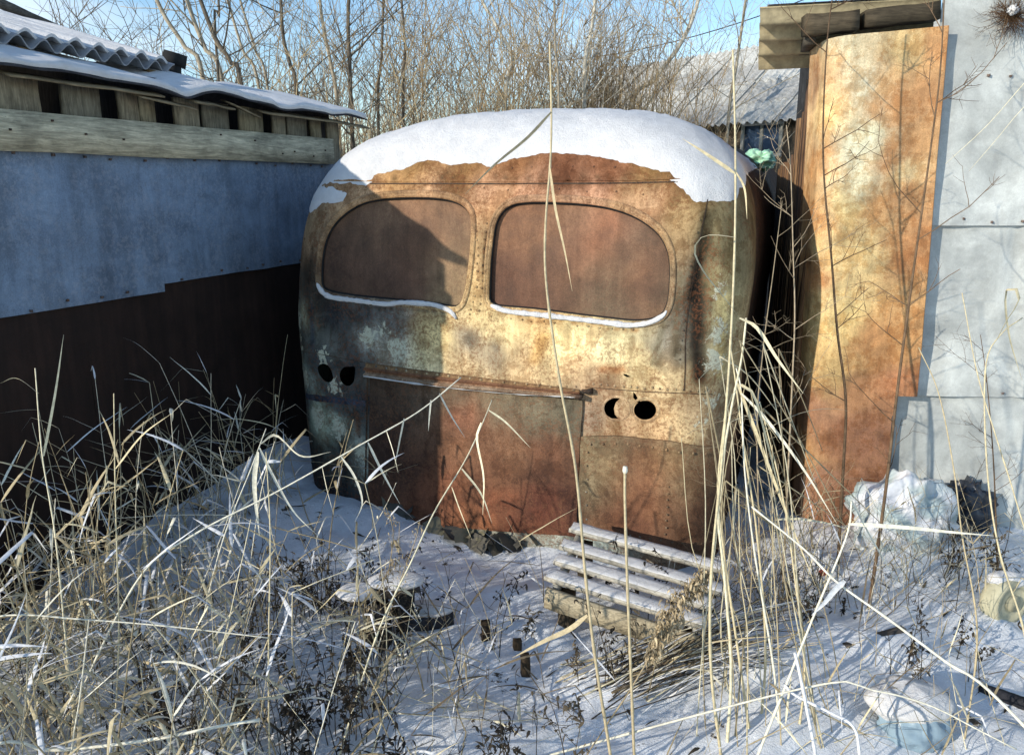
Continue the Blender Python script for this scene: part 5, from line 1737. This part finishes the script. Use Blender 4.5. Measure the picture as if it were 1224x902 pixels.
big_reed([(868, 905), (874, 800), (866, 690), (858, 600), (872, 500), (886, 430), (892, 380)], 2.25, 2.5, 0.0056, 'thick pale reed in the clump at the right corner of the bus', [([(884, 380), (905, 392), (930, 430), (960, 470)], 0.006)], STRAW[0])
big_reed([(900, 905), (884, 790), (868, 680), (858, 590), (866, 500)], 2.3, 2.45, 0.0050, 'leaning reed crossing the clump at the right corner of the bus', [([(866, 500), (880, 462), (900, 470), (915, 520), (940, 620)], 0.006)], STRAW[1])
big_reed([(905, 905), (915, 780), (905, 640), (890, 540), (880, 462), (872, 405)], 2.35, 2.6, 0.0046, 'slender reed bowing left above the clump by the bus corner', [([(880, 455), (905, 520), (935, 600), (975, 700)], 0.0055)], T0)
big_reed([(935, 905), (925, 800), (902, 660), (890, 560), (886, 470), (880, 440)], 2.3, 2.55, 0.0042, 'reed on the right side of the clump by the bus corner', [([(886, 470), (915, 500), (960, 560), (1000, 625)], 0.0055)], STRAW[4])
big_reed([(950, 905), (962, 800), (950, 690), (935, 590), (908, 480)], 2.3, 2.6, 0.0040, 'thin reed leaning towards the dark gap beside the bus', (), T0)
big_reed([(905, 905), (935, 830), (975, 730), (1012, 640), (1018, 598)], 2.1, 2.3, 0.0048, 'reed slanting up to the right and broken before the rusted corner sheet', [([(1018, 598), (1040, 640), (1075, 700)], 0.005), ([(1014, 626, 2.2), (1080, 630, 2.2), (1140, 636, 2.2), (1188, 640, 2.2)], 0.0062)], STRAW[4])
big_reed([(1200, 842), (1130, 790), (1060, 738), (1000, 695), (960, 655), (898, 605)], 1.95, 2.35, 0.0055, 'thick broken reed slanting across the lower right with a snowy leaf', [([(1010, 694), (998, 705), (984, 722), (970, 735)], 0.011)], STRAW[4], snow_leaf=True)
big_reed([(975, 905), (965, 850), (955, 800), (950, 780)], 2.0, 2.05, 0.0055, 'snow-coated reed stub standing at the bottom right of the reed clump', (), WHITE * 0.95, 0.8)
big_reed([(1028, 905), (1020, 868), (990, 850), (950, 830), (938, 818)], 2.0, 2.1, 0.0052, 'snow-coated bent reed hooking over near the bottom edge', (), WHITE * 0.95, 0.8)
big_reed([(960, 822), (1040, 824), (1110, 842), (1170, 872), (1215, 895)], 2.05, 1.95, 0.0042, 'pale arched stem lying across the pale blue bag', (), STRAW[4] * 0.95)
big_reed([(60, 905), (160, 700), (230, 640), (330, 588), (430, 532), (500, 492), (551, 451)], 2.3, 2.9, 0.0042, 'long reed arching from the left grass across the lower bus, hung with leaves',
         [([(385, 558), (392, 590), (400, 618)], 0.0045), ([(408, 546), (424, 570), (433, 600), (424, 624)], 0.0045), ([(440, 529), (455, 560), (470, 588), (478, 602)], 0.0045), ([(462, 515), (470, 540), (476, 565)], 0.004), ([(483, 500), (478, 525), (472, 556)], 0.004), ([(525, 470), (540, 498), (556, 523)], 0.0045), ([(515, 478), (513, 500), (512, 515)], 0.0032)], STRAW[4])
big_reed([(405, 905), (450, 760), (492, 670), (520, 610), (556, 550), (577, 505), (588, 478)], 2.2, 2.9, 0.0036, 'reed leaning right in front of the middle of the bus with a forked top',
         [([(575, 505), (570, 525), (578, 570), (577, 615)], 0.0055), ([(584, 490), (605, 505), (634, 535)], 0.0032), ([(540, 582), (550, 610), (564, 645)], 0.004), ([(552, 560), (575, 590), (588, 625)], 0.0035)], STRAW[0])
big_reed([(322, 905), (321, 780), (323, 640), (318, 540)], 2.1, 2.4, 0.0032, 'thin upright reed left of the stump in the lower left', (), T0)
big_reed([(-90, 770), (0, 736), (100, 740), (200, 748), (322, 762)], 2.2, 2.25, 0.0038, 'straight fallen reed lying level across the left grass', (), STRAW[4])
big_reed([(-20, 893), (60, 896), (170, 885), (270, 866), (310, 860)], 1.95, 2.0, 0.0055, 'snow-dusted reed lying across the bottom left corner', (), STRAW[4] * 1.05, 0.8)
big_reed([(92, 905), (80, 780), (66, 640), (50, 540), (42, 440)], 2.2, 2.6, 0.0034, 'tall reed near the left edge before the brown wall sheet', [([(52, 545), (66, 470), (76, 400)], 0.004), ([(46, 470), (20, 452), (0, 458)], 0.004)], STRAW[0])
big_reed([(135, 905), (142, 760), (138, 600), (136, 470)], 2.2, 2.5, 0.0030, 'upright reed in front of the brown wall sheet', [([(138, 560), (170, 520), (205, 494)], 0.004)], STRAW[1])
big_reed([(225, 820), (262, 660), (300, 560), (318, 512)], 2.6, 3.0, 0.0036, 'pale reed with drooping leaves before the left corner of the bus', [([(312, 530), (330, 520), (360, 545), (395, 540)], 0.006), ([(310, 535), (322, 560), (350, 610), (380, 640)], 0.005), ([(308, 540), (304, 580), (310, 640)], 0.009)], STRAW[4])
big_reed([(1150, 905), (1168, 760), (1150, 640), (1140, 560), (1122, 470), (1098, 415)], 2.3, 2.7, 0.0034, 'thin reed leaning left before the grey wall', (), T1)
big_reed([(1235, 880), (1225, 760), (1195, 660), (1180, 560), (1178, 440), (1196, 400), (1222, 380)], 2.2, 2.5, 0.0036, 'dark-jointed reed with a curled leaf before the grey wall', [([(1192, 405), (1205, 380), (1218, 360), (1214, 345), (1202, 350), (1206, 400), (1222, 455)], 0.006)], T0)
big_reed([(1240, 700), (1215, 600), (1190, 520), (1168, 445), (1150, 350)], 2.3, 2.6, 0.0030, 'slim reed crossing the right edge before the grey wall', (), T0)
big_reed([(1345, 900), (1335, 500), (1300, 110), (1270, 52), (1224, 100), (1180, 150), (1130, 196)], 2.2, 2.6, 0.0042, 'blade pointing down left across the upper grey sheet', (), T2, 0.15)
big_reed([(1365, 900), (1350, 520), (1310, 150), (1275, 84), (1224, 128), (1190, 168), (1158, 205)], 2.2, 2.6, 0.0036, 'second blade pointing down left across the upper grey sheet, further right', (), T2, 0.15)

# --- the thick clump of straw round the right corner of the bus, more stalks than one can count
mb = MB()
for k in range(24):
    y0 = rng.uniform(2.15, 2.75)
    bx = rng.gauss(905, 58)
    tx = 878 + rng.gauss(0, 24) + 0.25 * (bx - 890)
    ty = rng.uniform(400, 640)
    P = [at(bx, 905, y0), at((bx * 2 + tx) / 3 + rng.gauss(0, 9), 760, y0 + 0.05), at((bx + 2 * tx) / 3 + rng.gauss(0, 8), (905 + 2 * ty) / 3, y0 + 0.12), at(tx, ty, y0 + 0.2)]
    P.insert(0, Vector((P[0].x + 0.01, P[0].y - 0.02, ground_h(P[0].x, P[0].y) - 0.03)))
    tn = STRAW[rng.randrange(4)] * rng.uniform(0.5, 0.85)
    if rng.random() < 0.55:            # snapped tops fall to the right
        ex, ey = tx + rng.uniform(40, 150), ty + rng.uniform(60, 260)
        Q = [P[-1], at((tx + ex) / 2, (ty + ey) / 2 - rng.uniform(0, 14), y0 + 0.26), at(ex, ey, y0 + 0.32)]
        mb.tube(smooth_line(Q, 8), rng.uniform(0.0022, 0.0036), 0.0012, 4, tn)
    elif rng.random() < 0.7:
        leaf(mb, P[-1], (rng.uniform(-0.2, 1), rng.uniform(-.3, .3), 0.4), rng.uniform(0.2, 0.4), 0.006, tn, 0.7)
    mb.tube(smooth_line(P, 16), rng.uniform(0.0018, 0.0040), 0.0015, 5, tn)
tag(mb.build('reed_clump', M_STRAW, smooth=True), 'thick clump of pale straw stalks at the right corner of the bus', 'reeds', kind='stuff')

# --- dried seed plumes with curled leaves
def plume(pxs, y0, y1, n, label, tone, size=1.0):
    P = [at(px, py, y0 + (y1 - y0) * k / (len(pxs) - 1)) for k, (px, py) in enumerate(pxs)]
    gz = ground_h(P[0].x, P[0].y)
    if P[0].z > gz:
        P.insert(0, Vector((P[0].x - 0.03, P[0].y, gz - 0.02)))
    o = empty('dried_plume', P[0])
    inv = Matrix.Translation(-P[0])
    L = smooth_line([inv @ p for p in P], 40)
    mb = MB()
    mb.tube(L, 0.0034, 0.0016, 5, tone * 0.9)
    mb.build('stem', M_STRAW, o, smooth=True)
    mb = MB()
    for _ in range(n):
        k = int(40 * rng.uniform(0.45, 0.999))
        sp = 0.028 * size * math.sin(math.pi * min(1, max(0.05, (k / 40 - 0.4) / 0.65))) + 0.006
        leaf(mb, Vector(tuple(L[k])) + rv(sp), rv() + Vector((0, 0, -0.3)), rng.uniform(0.014, 0.042) * size, rng.uniform(0.002, 0.0055) * size, tone * rng.uniform(0.4, 1.4), 3.0, 5, rng.choice((-1, 2)))
    mb.build('seed_head', M_STRAW, o)['kind'] = 'stuff'
    return tag(o, label, 'plume', 'dried leafy plumes')
DRY = np.array(lin((190, 170, 134))) * 0.85
plume([(715, 880), (752, 826), (785, 770), (812, 720), (846, 684)], 2.35, 2.6, 1100, 'thick curled brown plume leaning across the front of the bench', DRY * 1.0, 1.1)
plume([(452, 790), (462, 700), (470, 640), (462, 606)], 2.9, 3.0, 110, 'dried plume with crinkled leaves before the sill of the bus', DRY * 0.9, 0.8)
plume([(440, 840), (470, 720), (495, 650), (502, 622)], 2.8, 3.0, 90, 'smaller dried plume right of another before the rusted panel', DRY, 0.7)
plume([(405, 905), (420, 810), (448, 720), (470, 668)], 2.4, 2.6, 120, 'dark leafy plume leaning right beside the stump', DRY * 0.55, 0.8)
plume([(330, 905), (312, 850), (330, 820), (350, 800)], 2.15, 2.2, 90, 'low plume of pale dry leaves at the lower left', DRY * 1.0, 0.8)
plume([(700, 905), (716, 880), (728, 862)], 2.1, 2.12, 20, 'tiny withered plume at the bottom of the tallest reed', DRY * 0.7, 0.5)
c = gp(345, 880); c.z += 0.02
crumple('snow_tuft', c, (0.075, 0.06, 0.05), SNOW_T, 'clump of snow on the reed at the bottom left', 'snow', M_SNOW, 61.0, 0.9, 2.2, 0.25, 16)

# --- bare saplings with twigs before the right shed
def twig(mb, p, d, L, r, depth, tone):
    pts = [Vector(p)]
    n = 5
    for i in range(n):
        d = (d + rv(0.16) + Vector((0, 0, 0.04))).normalized()
        pts.append(pts[-1] + d * L / n)
    mb.tube(pts, r, r * 0.5, 3 if r < 0.003 else 5, tone)
    if depth > 0:
        for _ in range(rng.randint(2, 4)):
            k = rng.randint(1, n)
            s = d.cross(rv()).normalized()
            twig(mb, pts[k], (d * 0.8 + s * 0.9).normalized(), L * rng.uniform(0.3, 0.6), r * 0.6, depth - 1, tone)

def sapling(pxs, y0, y1, r, nb, label, tone, bl=0.3, up=0.5):
    P = [at(px, py, y0 + (y1 - y0) * k / (len(pxs) - 1)) for k, (px, py) in enumerate(pxs)]
    gz = ground_h(P[0].x, P[0].y)
    P[0].z = min(P[0].z, gz - 0.03)
    o = empty('sapling', P[0])
    inv = Matrix.Translation(-P[0])
    L = smooth_line([inv @ p for p in P], 50)
    mb = MB()
    mb.tube(L, r, r * 0.3, 7, tone)
    mb.build('trunk', M_BARK, o, smooth=True)
    mb = MB()
    for _ in range(nb):
        k = rng.randint(12, 48)
        a = rng.uniform(0, 6.28)
        twig(mb, L[k], Vector((math.cos(a), 0.35 * math.sin(a), up)).normalized(), bl * rng.uniform(0.4, 1.1), r * 0.34, 2, tone * rng.uniform(0.8, 1.2))
    mb.build('twigs', M_BARK, o)['kind'] = 'stuff'
    return tag(o, label, 'sapling', 'bare saplings by the right shed')
SB = np.array(lin((120, 98, 76))) * 0.75
sapling([(1000, 700), (1008, 560), (1011, 478), (1001, 397), (994, 310), (984, 190), (988, 60), (1000, -40)], 3.45, 3.6, 0.008, 12, 'dark bare sapling before the yellow rusted corner sheet', SB * 0.8, 0.30)
sapling([(1038, 730), (1057, 599), (1073, 464), (1087, 358), (1098, 280), (1113, 173), (1124, 83), (1130, -30)], 3.1, 3.35, 0.0078, 12, 'bare sapling beside the right edge of the rusted corner sheet', SB * 1.1, 0.34)
sapling([(938, 690), (946, 478), (950, 380), (948, 300), (945, 200), (940, 150)], 3.2, 3.5, 0.0055, 14, 'pale thin sapling in front of the dark gap beside the bus', np.array(lin((190, 170, 140))) * 0.75, 0.28)
sapling([(915, 680), (905, 520), (912, 420), (925, 320), (935, 240)], 3.15, 3.3, 0.0042, 14, 'slender twiggy sapling nearest the right flank of the bus', np.array(lin((176, 158, 128))) * 0.75, 0.26)
sapling([(1195, 700), (1188, 560), (1180, 460), (1172, 400)], 3.3, 3.5, 0.0045, 8, 'short sapling before the lower grey sheets', SB * 0.9, 0.3)
mb = MB()
for k in range(85):
    px, py = (rng.gauss(930, 40), rng.gauss(640, 40)) if rng.random() < 0.6 else (rng.gauss(1090, 50), rng.gauss(655, 25))
    p = at(px, py, rng.uniform(3.0, 3.6))
    p.z = max(p.z, ground_h(p.x, p.y))
    if inside_bus_or_wall(p.x, p.y):
        continue
    twig(mb, (p.x, p.y, ground_h(p.x, p.y) - 0.01), (rv(0.8) + Vector((0, 0, 1))).normalized(), rng.uniform(0.15, 0.5), 0.0022, 2, (STRAW[2:] + GREYW)[rng.randrange(7)] * 0.7)
tag(mb.build('brushwood', M_BARK), 'tangled thin brushwood between the bus and the right shed', 'brushwood', kind='stuff')

# snow-tufted dead plant caught high on the grey wall
c = RM @ Vector((*[fp(1200, 22)[0]], -0.08, fp(1200, 22)[1]))
nest = empty('dead_plant', c)
mb = MB()
for k in range(170):
    d = (rv() + Vector((-0.2, -0.3, -0.2))).normalized()
    twig(mb, rv(0.02), d, rng.uniform(0.05, 0.13), 0.0014, 1, np.array(lin((120, 92, 66))) * rng.uniform(0.3, 0.8))
mb.tube([(0.02, 0.09, 0.06), (0.01, 0.03, 0.03), (0, 0, 0)], 0.004, 0.003, 5, (0.1, 0.08, 0.06))
mb.build('twigs', M_BARK, nest)['kind'] = 'stuff'
tag(nest, 'brown snow-tufted dead plant hanging high on the grey wall', 'plant')
for k, (dx, dz, r, lab) in enumerate(((-0.03, 0.01, 0.030, 'larger snow tuft on the hanging dead plant'), (0.04, 0.045, 0.026, 'upper snow tuft on the hanging dead plant'))):
    crumple('plant_snow', c + Vector((dx, -0.05, dz)), (r, r * 0.8, r), SNOW_T, lab, 'snow', M_SNOW, 70.0 + k, 0.9, 2.6, 0.7, 20)

# dark boards added as a backing to keep the gap beside the bus black
p0 = BO + UAX * 1.30 + VAX * 2.2
backing = empty('dark_gap_backing', p0, -PSI)
for k in range(8):
    mb = MB()
    x = 0.02 + k * 0.13
    plank(mb, (x, 0, -0.05), (x + rng.uniform(-.01, .01), rng.uniform(-.01, .01), 1.75 + rng.uniform(-.08, .08)), 0.118, 0.022, up=(1, 0, 0), tone=(0.035, 0.03, 0.026), seg=4)
    mb.build('board', M_WOOD_Z, backing)
tag(backing, 'dark upright boards added to blacken the gap between bus and right shed', 'backing')

# ------------------------------------------------------------------ trees and thicket behind
def tree(pxs, y, r, nb, label, tone, bl=0.9, group='bare trees behind the bus', up=0.9, depth=2, name='bare_tree', spread=1.0):
    P = [at(px, py, y + 0.0 * k) for k, (px, py) in enumerate(pxs)]
    P.insert(0, Vector((P[0].x + (P[0].x - P[1].x) * 0.6, P[0].y, -0.1)))
    o = empty(name, P[0])
    inv = Matrix.Translation(-P[0])
    L = smooth_line([inv @ p for p in P], 60)
    mb = MB()
    rad = np.linspace(r, r * 0.45, 60)
    mb.tube(L, rad, sides=8, tone=tone)
    mb.build('trunk', M_BARK, o, smooth=True)
    mb = MB()
    for _ in range(int(nb * 0.65) + 2):
        k = rng.randint(18, 59)
        a = rng.uniform(0, 6.28)
        twig(mb, L[k], Vector((math.cos(a) * spread, 0.6 * math.sin(a), up * rng.uniform(0.5, 1.3))).normalized(), bl * rng.uniform(0.5, 1.3), r * rng.uniform(0.12, 0.26), depth, tone * rng.uniform(0.75, 1.25))
    mb.build('crown', M_BARK, o)
    return tag(o, label, 'tree', group)
GB = np.array(lin((168, 156, 134))) * 0.95
DB = np.array(lin((116, 106, 92))) * 0.75
BI = np.array(lin((214, 206, 186))) * 0.8
tree([(245, 110), (222, 58), (196, 18), (170, -40)], 7.4, 0.034, 12, 'leftmost pale leaning trunk rising behind the left shed roof', GB)
tree([(268, 115), (246, 60), (230, 20), (212, -40)], 7.6, 0.036, 12, 'second leaning trunk behind the left shed roof', GB)
tree([(290, 120), (276, 75), (257, 45), (232, -20)], 7.2, 0.036, 14, 'dark forked leaning trunk behind the left shed roof', DB)
tree([(258, 50), (262, 20), (258, -40)], 7.25, 0.020, 6, 'short dark fork beside the dark leaning trunk', DB)
tree([(312, 122), (290, 60), (272, 0), (262, -40)], 8.0, 0.024, 12, 'slim trunk right of the dark leaning one', GB)
tree([(322, 122), (305, 60), (287, 0), (278, -40)], 8.2, 0.022, 12, 'slim grey trunk left of the forked upright one', GB * 0.9)
tree([(356, 128), (346, 75), (338, 40), (334, -40)], 7.8, 0.030, 18, 'upright dark forked trunk behind the end of the left eave', DB)
tree([(404, 140), (396, 80), (386, 30), (378, -40)], 8.2, 0.030, 20, 'knobbly pale trunk left of the bus roof', GB)
tree([(420, 138), (418, 80), (416, 20), (420, -40)], 8.0, 0.034, 20, 'dark upright trunk rising above the left curve of the bus roof', DB)
tree([(452, 136), (456, 70), (458, 10), (460, -40)], 8.8, 0.026, 16, 'dark slender trunk second from the left above the bus roof', DB)
tree([(482, 134), (484, 60), (480, 0), (478, -40)], 8.4, 0.024, 16, 'dark slender trunk third from the left above the bus roof', DB)
tree([(604, 130), (612, 70), (598, 40), (570, -10)], 9.4, 0.034, 14, 'crooked white birch trunk among the brush above the middle of the bus', BI, name='birch_tree')
tree([(698, 130), (700, 70), (708, 30), (716, -40)], 9.8, 0.040, 16, 'white birch trunk standing above the right rear window', BI, name='birch_tree')
tree([(752, 140), (782, 95), (812, 55), (832, 10), (842, -40)], 11.5, 0.050, 22, 'white birch leaning right in front of the far slate roof', BI, 1.5, name='birch_tree', depth=3)
tree([(668, 130), (664, 60), (662, -30)], 7.6, 0.020, 18, 'brown upright stem above the tallest reed', GB * 0.8)
tree([(870, 150), (880, 80), (890, 10), (896, -40)], 10.5, 0.030, 20, 'fine-twigged tree before the right end of the far slate roof', GB, 1.5, depth=3)

mb = MB()
for k in range(560):
    q = rng.random()
    px = rng.gauss(650, 60) if q < 0.60 else (rng.uniform(340, 770) if q < 0.93 else rng.uniform(200, 960))
    y = rng.uniform(7.0, 12.0)
    p = at(px, 130, y)
    lf = _INV @ Vector((p.x, p.y, 0))
    if abs(lf.x) < 1.4 and lf.y < 6.4:
        p = p + VAX * (6.6 - lf.y)
    if p.x > 1.7 and p.y < 6.5:
        p.y = 7
    H = rng.uniform(2.2, 4.6) if abs(px - 640) < 140 else rng.uniform(1.9, 4.0)
    lean = (rng.gauss(0, 0.13), rng.gauss(0, 0.1), 0)
    tn = np.array(lin(rng.choice([(168, 144, 106), (146, 124, 92), (184, 164, 126), (120, 104, 82), (156, 140, 114)]))) * rng.uniform(0.85, 1.35)
    pts = stem_pts((p.x, p.y, -0.05), H, lean, 0.14, 9)
    r = rng.uniform(0.005, 0.013)
    mb.tube(pts, r, r * 0.25, 3, tn)
    for _ in range(rng.randint(5, 11)):
        b = rng.randint(3, 9)
        a = rng.uniform(0, 6.28)
        d = Vector((math.cos(a), math.sin(a), rng.uniform(0.5, 1.6))).normalized()
        twig(mb, pts[b], d, rng.uniform(0.3, 0.9), r * 0.35, 1, tn * rng.uniform(0.8, 1.2))
tag(mb.build('thicket', M_BARK), 'dense bare brown thicket of thin stems behind the bus', 'thicket', kind='stuff')
# farther, hazier wood that closes the view low down
mb = MB()
for k in range(420):
    x, y = rng.uniform(-16, 14), rng.uniform(14, 24)
    if 0.8 < x < 9 and y < 21:
        continue
    pts = stem_pts((x, y, -0.05), rng.uniform(2.0, 5.5), (rng.gauss(0, .1), 0, 0), 0.12, 6)
    tn = np.array(lin((150, 138, 122))) * rng.uniform(0.5, 0.85)
    r = rng.uniform(0.01, 0.03)
    mb.tube(pts, r, r * 0.3, 3, tn)
    for _ in range(9):
        a = rng.uniform(0, 6.28)
        twig(mb, pts[rng.randint(2, 6)], Vector((math.cos(a), math.sin(a), 0.9)).normalized(), rng.uniform(0.6, 1.6), r * 0.35, 1, tn)
tag(mb.build('far_wood', M_BARK), 'far mass of bare trees behind the thicket', 'wood', kind='stuff')
# overhead wire beyond the trees
mb = MB()
A, Bq = at(640, 74, 24.0), at(1010, -20, 18.0)
mb.tube([A * (1 - t) + Bq * t + Vector((0, 0, -0.35 * 4 * t * (1 - t))) for t in np.linspace(0, 1, 16)], 0.012, 0.012, 4, (0.03, 0.03, 0.03))
tag(mb.build('overhead_wire', M_BLACK), 'dark overhead wire sloping up above the far slate roof', 'wire')
